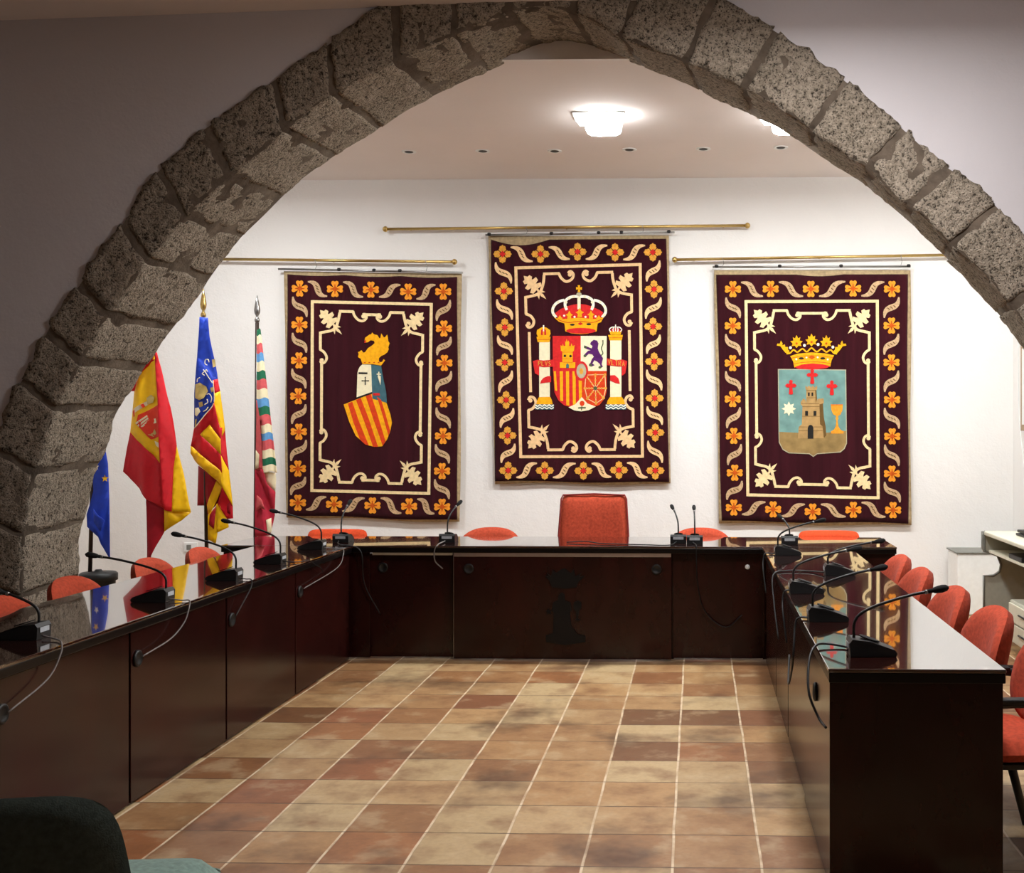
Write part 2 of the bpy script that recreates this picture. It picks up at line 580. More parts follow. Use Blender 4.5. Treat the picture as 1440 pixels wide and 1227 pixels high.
NU, NR, ND = 14, 10, 18
for k in range(len(allc) - 1):
    t0, t1 = allc[k] + rnd.uniform(.15, .6), allc[k + 1] - rnd.uniform(.15, .6)
    seed = Vector((k * 3.7, k * 1.3, 0))
    skew = rnd.uniform(-.9, .9)
    vs, fs = [], []
    dd = rnd.uniform(-.008, .012)
    row = NR + ND + 1 + 2
    for i in range(NU + 1):
        e = i / NU
        for j in range(row):
            if j == 0:
                q, depth = 0, 1      # tucked into the wall at the extrados
            elif j <= NR + 1:
                q, depth = (j - 1) / NR, 0
            else:
                q, depth = 1, (j - NR - 1) / (ND + 1)
            tt = t0 + (t1 - t0) * e
            tt += skew * (q - .5) * (1 - abs(2 * e - 1)) * .5
            jag = .42 * noise.noise(Vector((q * 3 + depth * 4, k * 5.1, e * 9)))
            tt += jag if i in (0, NU) else 0
            E, Fp, B = lerp_curve(ex, tt), lerp_curve(fi, tt), lerp_curve(bi, tt)
            out = (Fp - E).normalized()
            if j == 0:
                p = E + Vector((0, .12, 0)) + out * .02
            elif depth == 0:
                p = E.lerp(Fp, q)
                edge = min(1, min(e, 1 - e) * 9, min(q + .06, 1 - q) * 9 + .35)
                p += Vector((0, -dd * .5 - .002 - .004 * edge, 0)) + Vector((0, 1, 0)) * rough(p + seed, .011, 10)
                p += out * rough(p + seed, .024 if q in (0, 1) else .009, 12)
                if q == 1:
                    p += Vector((0, .003, 0))
                if q == 0:
                    p -= out * .012
            else:
                p = Fp.lerp(B, depth)
                edge = min(1, min(e, 1 - e) * 9, (1 - depth) * 9 + .3)
                p += out * (.004 * edge + dd * .3) + out * rough(p + seed, .010, 9)
                if j == row - 1:
                    p += Vector((0, rough(p, .01, 8), 0))
            vs.append(p)
    for i in range(NU):
        for j in range(row - 1):
            a = i * row + j
            fs.append([a, a + 1, a + row + 1, a + row])
    # end faces going into the mortar
    for i in (0, NU):
        o = len(vs)
        for j in range(row):
            p = vs[i * row + j]
            tt = (t0 + (t1 - t0) * (i / NU))
            E, Fp, B = lerp_curve(ex, tt), lerp_curve(fi, tt), lerp_curve(bi, tt)
            out = (Fp - E).normalized()
            vs.append(p + (Vector((0, .05, 0)) if j <= NR + 1 else Vector((0, 0, 0))) - (out * .05 if j >= NR + 1 else Vector((0, 0, 0))))
        for j in range(row - 1):
            fs.append([i * row + j, i * row + j + 1, o + j + 1, o + j])
    arch.add(vs, fs, 'stone', True)
ao = arch.build('stone_arch')
struct(ao)
ao['label'] = 'rough grey stone pointed arch spanning the whole room in front of the tables'

# plastered wall around the arch (front and back skin, joined along the stones)
w = MB()
vs, fs = [], []
for i in range(NP):
    o_ = (fi[i] - ex[i]).normalized() * .03
    p = ex[i] + o_
    vs += [(p.x, YF + .012, p.z), (p.x, YF + .012, 4.0), (p.x, YB, p.z), (p.x, YB, 4.0)]
for i in range(NP - 1):
    a, d = i * 4, i * 4 + 4
    fs += [[a, d, d + 1, a + 1], [a + 2, a + 3, d + 3, d + 2], [a + 1, d + 1, d + 3, a + 3], [a, a + 2, d + 2, d]]
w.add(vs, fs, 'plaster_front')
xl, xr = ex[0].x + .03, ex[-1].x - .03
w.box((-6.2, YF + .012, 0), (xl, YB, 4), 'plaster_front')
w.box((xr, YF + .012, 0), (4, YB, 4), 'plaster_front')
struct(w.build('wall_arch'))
# plaster infill between the arch crown and the far ceiling
inf = MB()
top = [p for p in bi if p.z > CEIL + .002]
pts = [(p.x, p.z + .012) for p in top]
inf.prism([(pts[0][0] - .03, CEIL - .004)] + pts + [(pts[-1][0] + .03, CEIL - .004)], YB - .075, YB - .045, 'plaster')
struct(inf.build('wall_infill'))

# ------------------------------------------------------------------ ceiling lights
def ceiling_lamp(x, y, label, wid=.36):
    t = thing('ceiling_lamp', label, 'ceiling lamp', (x, y, CEIL), 0, 'lit ceiling lamps in the far room')
    b = MB(); b.box((x - wid / 2, y - .10, CEIL - .012), (x + wid / 2, y + .10, CEIL - .001), 'white_plastic', .004)
    b.add([(x + sx * (wid / 2 - .01 - k * .03), y + sy * (.095 - k * .012), CEIL - .012 - k * .04) for k in (0, 1) for sx, sy in ((-1, -1), (1, -1), (1, 1), (-1, 1))], [[i, (i + 1) % 4, 4 + (i + 1) % 4, 4 + i] for i in range(4)], 'lamp_tray')
    b.build('mounting_tray', t)
    b = MB()
    n = 24
    prof = [(1, .05), (1, .075), (.97, .10), (.90, .118), (.78, .125)]
    vs, fs = [], []
    for r_, z_ in prof:
        for i in range(n):
            q = 2 * PI * i / n
            cx, cy = math.cos(q), math.sin(q)
            r = (abs(cx) ** 4 + abs(cy) ** 4) ** -.25
            vs.append((x + .03 + cx * r * (wid / 2 - .055) * r_, y + cy * r * .09 * r_, CEIL - z_))
    for j in range(len(prof) - 1):
        for i in range(n):
            fs.append([j * n + i, j * n + (i + 1) % n, (j + 1) * n + (i + 1) % n, (j + 1) * n + i])
    b.add(vs, fs, 'lamp_side', True)
    b.add(vs[-n:], [list(range(n))], 'lamp')
    b.build('diffuser', t)
    return t


ceiling_lamp(-.675, 7.66, 'lit white rectangular lamp on the far ceiling near the arch crown')
ceiling_lamp(.60, 7.67, 'lit lamp on the far ceiling half hidden by the right arch stones')
ceiling_lamp(-3.5, 7.9, 'added lamp on the far ceiling, unseen behind the left arch stones')  # added out of sight to brighten the left wall and flags
ceiling_lamp(1.88, 7.68, 'added lamp on the far ceiling, unseen behind the right arch haunch')  # added out of sight to brighten the right corner
ord6 = ['leftmost', 'second from the left', 'third from the left', 'third from the right', 'second from the right', 'rightmost']
for i, (u, v) in enumerate([(575, 213), (679, 212), (780, 212), (885, 210), (989, 209), (1098, 207)]):
    p = at_z(u, v, CEIL)
    t = thing('recessed_downlight', 'small unlit recessed downlight, %s in the ceiling row' % ord6[i], 'downlight', p, 0, 'row of unlit recessed downlights')
    b = MB(); b.lathe([(.036, -.004), (.05, -.007), (.056, -.004), (.056, 0), (.036, 0)], 'white_plastic', p); b.build('trim_ring', t)
    b = MB(); b.lathe([(.001, -.005), (.028, -.007), (.037, -.003), (.037, -.001)], 'black', p); b.build('lens', t)


def added_front_lamp(x, y, label):
    t = thing('ceiling_lamp', label, 'ceiling lamp', (x, y, 3.7), 0)
    b = MB(); b.box((x - .3, y - .3, 3.66), (x + .3, y + .3, 3.71), 'white_plastic', .006); b.build('housing', t)
    b = MB(); b.box((x - .27, y - .27, 3.645), (x + .27, y + .27, 3.662), 'lamp_front_fill', .004); b.build('diffuser', t)


added_front_lamp(.55, 4.3, 'added unseen square lamp of the front room above the floor between the tables')  # unseen lamp, added to light the arch wall and front room

# ------------------------------------------------------------------ tables
TH = .75


def oriented_box(b, x0, x1, y0, y1, z0, z1, m, bev=0):
    b.box((x0, y0, z0), (x1, y1, z1), m, bev)


def grommet(p, ax, parent):
    b = MB()
    prof = [(.034, 0), (.034, .006), (.028, .010), (.022, .006), (.001, .004)]
    b.lathe([(r, z * (1 if ax[0] == '+' else -1)) for r, z in prof], 'black', p, 18, ax[1])
    b.build('cable_grommet', parent)


def make_top(x0, x1, y0, y1, parent, joints=(), along='y'):
    b = MB()
    b.box((x0, y0, TH - .012), (x1, y1, TH), 'mahogany_top', .003)
    b.box((x0 + .002, y0 + .002, TH - .045), (x1 - .002, y1 - .002, TH - .0125), 'edge_black', .003)
    return b.build('tabletop', parent)


# left wing
t = thing('conference_table', 'long dark mahogany table along the left side, in front of the flags', 'conference table', (-2.58, 4.9, 0))
make_top(-2.90, -2.262, 2.58, 7.285, t)
ys = [2.6, 3.51, 4.443, 5.365, 6.297, 7.28]
for a, c in zip(ys, ys[1:]):
    b = MB(); b.box((-2.305, a + .008, .012), (-2.280, c - .008, TH - .05), 'mahogany', .002); b.build('front_panel', t)
    b = MB(); b.box((-2.46, a - .012, 0), (-2.312, a + .012, TH - .046), 'mahogany', .002); b.build('support_panel', t)
b = MB(); b.box((-2.46, 7.25, 0), (-2.312, 7.274, TH - .046), 'mahogany', .002); b.build('support_panel', t)
for y in (3.61, 4.50, 5.42, 6.36):
    grommet((-2.279, y, .585), '+x', t)
# right wing
t = thing('conference_table', 'dark mahogany table along the right side with its bare end facing the room', 'conference table', (.70, 5.4, 0))
make_top(.418, .985, 3.60, 7.285, t)
b = MB(); b.box((.425, 3.625, .0), (.98, 3.65, TH - .046), 'mahogany', .002); b.build('end_panel', t)
for a, c, x in [(3.655, 4.56, .432), (4.575, 5.47, .440), (5.485, 6.30, .440), (6.315, 7.27, .440)]:
    b = MB(); b.box((x, a, .012), (x + .022, c - .012, TH - .05), 'mahogany', .002); b.build('front_panel', t)
    b = MB(); b.box((x + .024, c - .012, 0), (.60, c + .010, TH - .046), 'mahogany', .002); b.build('support_panel', t)
grommet((.431, 4.1, .56), '-x', t)
# head table
t = thing('conference_table', 'dark mahogany head table across the back with a black crest on its centre panel', 'conference table', (-.93, 7.62, 0))
make_top(-3.14, 1.29, 7.295, 7.95, t)
for (x0, x1, y, zt, nm) in [(-2.90, -2.16, 7.33, TH - .046, 'front_panel'), (-2.17, -1.615, 7.36, .690, 'front_panel'), (-1.600, -.172, 7.31, .695, 'front_panel'), (-.163, .440, 7.36, TH - .046, 'front_panel'), (.425, 1.285, 7.33, TH - .046, 'front_panel'), (-3.135, -2.91, 7.33, TH - .046, 'front_panel')]:
    b = MB(); b.box((x0, y, .012), (x1, y + .022, zt), 'mahogany', .002); b.build(nm, t)
for x in (-3.12, -1.60, -.170, 1.265):
    b = MB(); b.box((x - .012 + .0, 7.39, 0), (x + .012, 7.53, TH - .046), 'mahogany', .002); b.build('support_panel', t)
b = MB(); b.box((-1.598, 7.305, .680), (-.174, 7.331, .706), 'aluminium', .002); b.build('gap_strip', t)
b = MB(); b.box((-1.612, 7.353, .02), (-1.604, 7.362, .690), 'aluminium', .001); b.build('gap_strip', t)  # pale strip stands in for the bright sliver between two panels
b = MB(); b.box((-2.15, 7.352, .683), (-1.618, 7.362, .700), 'white_plastic', .002); b.build('gap_strip', t)  # white strip stands in for bright wall seen through the gap
for x, y in ((-2.08, 7.359), (-1.5, 7.309), (-.27, 7.309)):
    grommet((x, y, .60), '-y', t)
b = MB(); b.lathe([(.016, 0), (.016, -.006), (.008, -.009)], 'white_plastic', (.325, 7.359, .612), 14, 'y'); b.build('lit_hole_disc', t)['label'] = 'small white disc standing for a lit cable hole'  # white disc stands in for lit wall seen through a cable hole
# black crest on the centre panel
b = MB()


def crestp(pts):
    q = [at_y(740 + px / 3.6, 680 + py / 3.6, 7.306) for px, py in pts]
    b.prism([(p.x, p.z) for p in q], 7.300, 7.3095, 'crest_black')


crestp([(95, 465), (110, 470), (105, 450), (125, 468), (135, 432), (150, 450), (165, 440), (180, 432), (195, 428), (210, 440), (225, 452), (240, 432), (250, 468), (280, 450), (270, 470), (298, 465), (265, 495), (255, 522), (195, 530), (130, 522), (120, 492)])
crestp([(165, 560), (180, 548), (195, 560), (195, 590), (225, 600), (232, 640), (220, 650), (230, 720), (260, 760), (300, 770), (300, 800), (200, 815), (100, 800), (100, 765), (135, 755), (140, 650), (130, 640), (135, 600), (160, 590)])
crestp([(240, 600), (262, 590), (280, 600), (278, 630), (265, 645), (262, 680), (275, 690), (245, 690), (255, 680), (252, 645), (240, 630)])
crestp([(105, 640), (112, 630), (118, 640), (130, 640), (122, 650), (128, 662), (115, 655), (104, 662), (108, 650), (98, 642)])
b.build('crest', t)['label'] = 'matt black crest with a crown above a tower'

# ------------------------------------------------------------------ microphones
def microphone(u, v, hu, hv, ang, label, group, cable=None, wide=1.0, dy=0.0):
    """ang: direction (world, about z) from the tall plug end towards the speaker; (u,v) pixel of the neck's foot, (hu,hv) of the head"""
    p = at_z(u, v, TH)
    t = thing('gooseneck_microphone', label, 'microphone', (p.x, p.y, TH), ang, group)
    R = Matrix.Translation((p.x, p.y, TH)) @ Matrix.Rotation(ang, 4, 'Z')
    b = MB()
    prof = [(-.035, 0), (-.038, .045), (-.028, .058), (.03, .052), (.115, .022), (.125, .010), (.12, 0)]
    hw = .047 * wide
    n = len(prof)
    vs = [R @ Vector((x, -hw * (1 if x < .06 else .82), z + .001)) for x, z in prof] + [R @ Vector((x, hw * (1 if x < .06 else .82), z + .001)) for x, z in prof]
    fs = [list(range(n)), list(range(n, 2 * n))[::-1]] + [[i, (i + 1) % n, n + (i + 1) % n, n + i] for i in range(n)]
    b.add(vs, fs, 'black')
    base = b.build('base', t)
    b = MB()
    q = [R @ Vector((.035 + .03 * math.cos(a) * 1.15, .03 * math.sin(a), .0535 - .012 * math.cos(a) * .9)) for a in [2 * PI * k / 18 for k in range(18)]]
    up = Vector((0, 0, .004))
    b.add(q + [x + up for x in q], [list(range(18))[::-1], list(range(18, 36))] + [[k, (k + 1) % 18, 18 + (k + 1) % 18, 18 + k] for k in range(18)], 'black_soft')
    b.build('speaker_grille', base)
    b = MB()
    b.box((-.0395, -.03 * wide, .026), (-.0385, .03 * wide, .044), 'grey_label', 0, R)
    b.build('label_plate', base)
    foot = R @ Vector((-.018, 0, .054))
    head = at_y(hu, hv, p.y + dy)
    v1 = head - foot
    horiz = Vector((v1.x, v1.y, 0))
    c = catmull([foot, foot + Vector((0, 0, v1.z * .38)) + horiz * .02, foot + Vector((0, 0, v1.z * .62)) + horiz * .2, foot + Vector((0, 0, v1.z * .86)) + horiz * .62, head], 8)
    b = MB(); b.tube(c, .0052, 'black', 8)
    b.build('gooseneck', t)
    d = (c[-1] - c[-3]).normalized()
    b = MB()
    b.tube([head - d * .030, head - d * .012, head - d * .010, head + d * .004, head + d * .02, head + d * .034, head + d * .042], [.0075, .0075, .010, .0125, .0135, .011, .004], 'black_soft', 12)
    b.build('windscreen', t)
    b = MB()
    b.tube([head - d * .040, head - d * .031], [.0072, .0078], 'steel', 10)
    b.build('collar', t)
    if cable:
        m, r, pts = cable
        b = MB()
        st = R @ Vector((-.037, .012, .012))
        b.tube(catmull([st] + [Vector(x) for x in pts], 8), r, m, 6)
        b.build('cable', t)
    return t


gl = 'microphones on the left table'
ang = PI
LX = -2.262
spec = [
    ((48, 897), (-2, 831), 'gooseneck microphone on the left table, nearest the viewer'),
    ((228, 845), (133, 781), 'gooseneck microphone on the left table beside the blue flag reflection'),
    ((327, 815), (252, 752), 'gooseneck microphone on the left table below the red and yellow striped flag'),
    ((390, 792), (321, 733), 'gooseneck microphone on the left table below the narrow striped flag'),
    ((448, 772), (388, 719), 'gooseneck microphone on the left table, last before the head table'),
]
for i, ((u, v), (hu, hv), lab) in enumerate(spec):
    p = at_z(u, v, TH)
    yy = p.y
    gy = [3.61, 4.50, 5.42, 6.36, 6.9][i]
    if i == 0:
        pts = [(LX - .05, yy - .06, TH + .006), (LX + .004, yy - .13, TH + .005), (LX + .016, yy - .16, TH - .03), (LX + .010, yy - .23, TH - .10), (-2.261, gy + .01, .59)]
    elif i == 2:
        pts = [(LX - .03, yy - .01, TH + .006), (LX + .006, yy - .03, TH + .005), (LX + .016, yy - .06, TH - .03), (LX + .010, yy - .12, TH - .08), (-2.262, 5.43, .60)]
    elif i == 4:
        pts = [(LX - .03, yy + .0, TH + .006), (LX + .006, yy - .01, TH + .005), (LX + .016, yy - .03, TH - .03), (LX + .014, yy - .15, TH - .1), (-2.262, 6.38, .60)]
    elif i == 3:
        pts = [(LX - .02, yy + .03, TH + .006), (LX + .006, yy + .12, TH + .005), (LX + .014, yy + .2, TH - .03), (LX + .012, yy + .3, TH - .06), (-2.262, yy + .38, TH - .10)]
    else:
        pts = [(LX - .03, yy - .01, TH + .006), (LX + .006, yy - .015, TH + .005), (LX + .018, yy - .05, TH - .03), (LX + .016, yy - .09, TH - .08), (LX + .008, yy - .20, TH - .13), (-2.261, gy + .01, .592)]
    microphone(u, v, hu, hv, ang + .03, lab, gl, ('black' if i in (2, 3) else 'cable_grey', .003, pts))
gb = 'microphones on the head table'
for i, ((u, v), (hu, hv), lab) in enumerate([
    ((481, 762), (491, 707), 'gooseneck microphone on the head table in front of the left tapestry'),
    ((630, 762), (645, 708), 'gooseneck microphone on the head table bending towards the right edge of the left tapestry'),
    ((954, 763), (946, 714), 'left one of two adjacent gooseneck microphones right of the tall red chair'),
    ((977, 764), (976, 715), 'right one of two adjacent gooseneck microphones right of the tall red chair'),
    ((1110, 765), (1098, 727), 'gooseneck microphone on the head table in front of the right tapestry')]):
    p = at_z(u, v, TH)
    cab = None
    if i == 2:
        cab = ('black', .004, [(p.x - .06, 7.33, TH + .006), (p.x - .25, 7.36, TH + .006), (p.x - .5, 7.42, TH + .006), (p.x - .62, 7.50, TH + .012), (p.x - .75, 7.50, TH + .006)])
    if i == 3:
        cab = ('black', .004, [(p.x + .01, 7.290, TH + .009), (p.x + .01, 7.275, TH - .03), (p.x + .02, 7.30, .5), (p.x + .07, 7.33, .32), (p.x + .2, 7.335, .22), (p.x + .31, 7.34, .30)])
    if i == 1:
        cab = ('cable_grey', .004, [(p.x - .01, 7.290, TH + .009), (p.x - .03, 7.28, TH - .03), (p.x - .03, 7.30, TH - .10), (p.x + .02, 7.30, .6)])
    if i == 0:
        cab = ('black', .004, [(p.x + .06, 7.290, TH + .009), (p.x + .2, 7.275, TH - .03), (p.x + .22, 7.30, .5), (p.x + .32, 7.312, .3)])
    microphone(u, v, hu, hv, PI / 2, lab, gb, cab, 1.15, .10)
gr = 'microphones on the right table'
for i, ((u, v), (hu, hv), a, lab) in enumerate([
    ((1098, 780), (1152, 732), 0, 'gooseneck microphone on the right table, nearest the head table'),
    ((1169, 808), (1234, 761), 0, 'gooseneck microphone on the right table set further outwards than the others'),
    ((1121, 833), (1200, 772), 0, 'gooseneck microphone on the right table, third from the near end by the inner edge'),
    ((1149, 872), (1234, 799), 0, 'gooseneck microphone on the right table, second from the near end'),
    ((1208, 920), (1317, 829), 0, 'large gooseneck microphone at the near end of the right table with a looping black cable')]):
    p = at_z(u, v, TH)
    X = .418
    yy = p.y
    if i == 4:
        pts = [(.52, yy + .10, TH + .006), (.45, yy + .13, TH + .012), (.410, yy + .10, TH + .008), (.385, yy + .05, TH - .03), (.375, yy - .03, TH - .12), (.405, yy - .06, TH - .2), (.424, 3.72, .53)]
    elif i == 1:
        pts = [(.60, yy + .10, TH + .006), (.48, yy + .12, TH + .006), (.400, yy + .05, TH - .01), (.398, yy - .05, TH - .14), (.41, yy - .2, TH - .3)]
    elif i == 3:
        pts = [(.46, yy + .02, TH + .006), (.410, yy + .03, TH + .006), (.392, yy + .025, TH - .03), (.38, yy - .02, TH - .16), (.38, yy + .2, TH - .30), (.40, yy + .4, TH - .22)]
    else:
        pts = [(.46, yy + .02, TH + .006), (.412, yy + .02, TH + .006), (.398, yy + .01, TH - .04), (.398, yy - .03, TH - .1), (.41, yy - .08, TH - .22)]
    microphone(u, v, hu, hv, a, lab, gr, ('black', .0045, pts))


# ------------------------------------------------------------------ chairs
def pad(b, w, h, th, m, T, exp=3.0, curve=.0, taper=0.0, recline=0.0, n=16, back=None, bottom=None):
    """padded panel: local x across, z up from 0 to h, y is the thickness; rounded outline"""
    def surf(sgn, mat):
        vs, fs = [], []
        for j in range(n + 1):
            for i in range(n + 1):
                a, c = i / n * 2 - 1, j / n * 2 - 1
                # square to superellipse
                r = max(abs(a), abs(c))
                if r > 1e-6:
                    l = (abs(a) ** exp + abs(c) ** exp) ** (1 / exp)
                    x, z = a * r / l, c * r / l
                else:
                    x = z = 0
                if bottom and z < 0:
                    z_, x_ = z, x
                    x = x_ * 1.0
                wx = w / 2 * (1 - taper * (z + 1) / 2)
                y = sgn * th / 2 * (1 - r ** 5) ** .5 + curve * (x * x)
                zz = (z + 1) / 2 * h
                y += recline * zz
                vs.append(T @ Vector((x * wx, y, zz)))
        for j in range(n):
            for i in range(n):
                k = j * (n + 1) + i
                fs.append([k, k + 1, k + n + 2, k + n + 1])
        b.add(vs, fs, mat, True)
    surf(-1, m)
    surf(1, back or m)


def visitor_chair(label, style='round', fab='red_fabric', top=.80):
    """faces local -y"""
    t = thing('meeting_chair', label, 'chair')
    I = Matrix.Identity(4)
    b = MB()
    pad(b, .47, .45, .09, fab, Matrix.Translation((0, .20, .435)) @ Matrix.Rotation(PI / 2, 4, 'X'), 4)
    b.build('seat', t)
    b = MB()
    h = top - .43
    T = Matrix.Translation((0, .20, .43))
    if style == 'round':
        pad(b, .47, h, .085, fab, T, 2.6, -.07, 0, .22, 18)
    else:
        pad(b, .44, h, .07, fab, T, 9, -.03, 0, .18, 18)
    b.build('backrest', t)
    for sx in (-1, 1):
        b = MB(); b.tube([(sx * .20, -.20, 0), (sx * .21, -.19, .40)], [.015, .02], 'black_wood', 8); b.build('leg', t)
        b = MB(); b.tube([(sx * .22, .30, 0), (sx * .21, .20, .40)], [.015, .02], 'black_wood', 8); b.build('leg', t)
        b = MB()
        b.tube(catmull([(sx * .215, -.17, .38), (sx * .245, -.165, .55), (sx * .25, -.12, .60), (sx * .25, .08, .61), (sx * .235, .26, .60)], 5), .015, 'black_wood', 8)
        arm = b.build('armrest', t)
        b = MB(); b.box((sx * .25 - .022, -.13, .612), (sx * .25 + .022, .16, .628), 'black', .005); b.build('arm_pad', arm)
    b = MB()
    b.box((-.2, -.19, .375), (.2, .2, .395), 'black_wood', .004)
    b.build('seat_frame', t)
    return t


def place(proto, first, x, y, rz, label, group):
    o = proto if first else copy_tree(proto)
    o['label'] = label
    o['group'] = group
    o.matrix_basis = Matrix.Translation((x, y, 0)) @ Matrix.Rotation(rz, 4, 'Z')
    return o


round0 = visitor_chair('red chair')
first = True
# local -y must point to the table: left side faces +x -> rz = +90deg ; right side faces -x -> rz = -90deg
for y, x, lab in [(4.72, -2.74, 'red chair at the far left picture edge behind the left table'),
                  (5.36, -2.80, 'red round-backed chair behind the left table beside the foot of the arch'),
                  (6.14, -2.80, 'red round-backed chair behind the left table under the red and yellow flag with crest'),
                  (6.70, -2.76, 'red round-backed chair behind the left table below the blue topped striped flag')]:
    place(round0, first, x, y, PI / 2, lab, 'red chairs along the left table')
    first = False
for y, x, lab in [(6.40, .90, 'red chair at the right table closest to the head table'),
                  (5.81, .90, 'red chair at the right table, second from the head table'),
                  (5.12, .92, 'red chair at the right table standing before the grey computer desk'),
                  (4.54, .95, 'red chair at the right table, second from its near end'),
                  (3.98, 1.02, 'red chair at the near end of the right table, cut by the picture edge')]:
    place(round0, False, x, y, -PI / 2 + .05, lab, 'red chairs along the right table')
for x, lab in [(-1.50, 'red round-topped chair behind the head table left of the tall chair'), (.02, 'red round-topped chair behind the head table beside the pair of microphones')]:
    place(round0, False, x, 7.86, 0, lab, 'red chairs behind the head table')
sq = visitor_chair('orange red chair', 'square', 'orange_fabric', .785)
place(sq, True, -2.62, 7.86, 0, 'orange red square-backed chair below the left tapestry', 'orange red chairs behind the head table')
place(sq, False, .94, 7.84, 0, 'orange red square-backed chair below the right tapestry', 'orange red chairs behind the head table')

# tall chair
t = thing('executive_chair', 'tall red armchair behind the centre of the head table', 'chair', (-.765, 8.02, 0))
T = Matrix.Translation((-.765, 8.02, 0))
b = MB(); pad(b, .52, .50, .11, 'red_fabric', T @ Matrix.Translation((0, .25, .45)) @ Matrix.Rotation(PI / 2, 4, 'X'), 6); b.build('seat', t)
b = MB(); pad(b, .545, .58, .09, 'red_fabric', T @ Matrix.Translation((0, .20, .455)), 14, -.03, .14, .10, 20); bk = b.build('backrest', t)
b = MB()
pp = [(-.272, .46), (-.256, .75), (-.240, 1.0), (-.228, 1.028), (0, 1.036), (.228, 1.028), (.240, 1.0), (.256, .75), (.272, .46)]
b.tube([T @ Vector((x, .20 + .10 * (z - .455) - .03 * (x / .27) ** 2 - .02, z)) for x, z in pp], .007, 'red_piping', 6)
b.build('piping', bk)
for sx in (-1, 1):
    b = MB(); b.tube([T @ Vector(q) for q in catmull([(sx * .27, -.05, .42), (sx * .29, -.05, .60), (sx * .29, 0, .64), (sx * .285, .2, .64)], 5)], .016, 'black', 8); b.build('armrest', t)
b = MB(); b.tube([T @ Vector((0, .02, .08)), T @ Vector((0, .02, .40))], .03, 'black', 12); b.build('column', t)
b = MB()
for k in range(5):
    a = 2 * PI * k / 5 + .3
    b.tube([T @ Vector((0, .02, .10)), T @ Vector((.27 * math.cos(a), .02 + .27 * math.sin(a), .06))], [.03, .016], 'black', 8)
b.build('star_base', t)
for k in range(5):
    a = 2 * PI * k / 5 + .3
    b = MB(); b.lathe([(.015, -.02), (.03, -.015), (.03, .015), (.015, .02)], 'black', T @ Vector((.27 * math.cos(a), .02 + .27 * math.sin(a), .031)), 12, 'x'); b.build('caster', t)

# green chair close to the viewer, seen from behind, facing the tables
t = thing('upholstered_chair', 'grey green upholstered chair seen from behind in the near left corner', 'chair', (-1.42, 2.40, 0), .0)
T = Matrix.Translation((-1.42, 2.36, 0)) @ Matrix.Rotation(PI + .10, 4, 'Z')
b = MB(); pad(b, .56, .62, .11, 'green_fabric', T @ Matrix.Translation((0, .22, .42)) @ Matrix.Rotation(PI / 2, 4, 'X'), 14); b.build('seat', t)
b = MB(); pad(b, .62, .45, .10, 'green_shaded', T @ Matrix.Translation((0, .19, .36)), 6, -.04, .18, .14, 20, 'green_shaded'); b.build('backrest', t)
for sx in (-1, 1):
    for yy in (-.26, .2):
        b = MB(); b.tube([T @ Vector((sx * .22, yy, 0)), T @ Vector((sx * .2, yy, .37))], [.014, .018], 'black', 8); b.build('leg', t)

# ------------------------------------------------------------------ tapestries (flat textiles: applique pieces laid on the cloth)
YT = YW - .05


class Tap:
    def __init__(s, u0, v0, sc):
        s.u0, s.v0, s.sc = u0, v0, sc

    def w(s, p, off):
        return at_y(s.u0 + p[0] / s.sc, s.v0 + p[1] / s.sc, YT - off)

    def poly(s, b, pts, m, layer=1):
        n = len(pts)
        if n < 3:
            return
        tr = tessellate_polygon([[Vector((p[0], p[1], 0)) for p in pts]])
        off = .002 + layer * .0022
        front = [s.w(p, off) for p in pts]
        back = [p + Vector((0, .004, 0)) for p in front]
        b.add(front + back, [list(x) for x in tr] + [[i, (i + 1) % n, n + (i + 1) % n, n + i] for i in range(n)], m)

    def line(s, b, pts, wd, m, layer=1, smooth=5, closed=False, taper=False):
        pts = [Vector((p[0], p[1], 0)) for p in pts]
        c = catmull(pts, smooth, closed) if smooth > 1 else pts + ([pts[0]] if closed else [])
        if closed and smooth > 1:
            c = c + [c[0]]
        L, R = [], []
        N = len(c)
        for i, p in enumerate(c):
            if closed:
                d = c[(i + 1) % (N - 1)] - c[(i - 1) % (N - 1)] if N > 2 else c[1] - c[0]
            else:
                d = c[min(i + 1, N - 1)] - c[max(i - 1, 0)]
            d = d.normalized() if d.length > 1e-6 else Vector((1, 0, 0))
            nn = Vector((-d.y, d.x, 0))
            w_ = wd / 2
            if callable(taper):
                w_ *= taper(i / (N - 1))
            L.append(p + nn * w_)
            R.append(p - nn * w_)
        off = .002 + layer * .0022
        vs = [s.w(p, off) for p in L] + [s.w(p, off) for p in R]
        vs += [p + Vector((0, .004, 0)) for p in vs]
        fs = []
        for i in range(N - 1):
            fs += [[i, i + 1, N + i + 1, N + i], [i, i + 1, 2 * N + i + 1, 2 * N + i], [N + i, N + i + 1, 3 * N + i + 1, 3 * N + i]]
        b.add(vs, fs, m)

    def ell(s, b, c, rx, ry, m, layer=1, n=20):
        s.poly(b, [(c[0] + rx * math.cos(2 * PI * k / n), c[1] + ry * math.sin(2 * PI * k / n)) for k in range(n)], m, layer)


def bil(Q, a, c):
    tl, tr, br, bl = Q
    return ((tl[0] * (1 - a) + tr[0] * a) * (1 - c) + (bl[0] * (1 - a) + br[0] * a) * c, (tl[1] * (1 - a) + tr[1] * a) * (1 - c) + (bl[1] * (1 - a) + br[1] * a) * c)


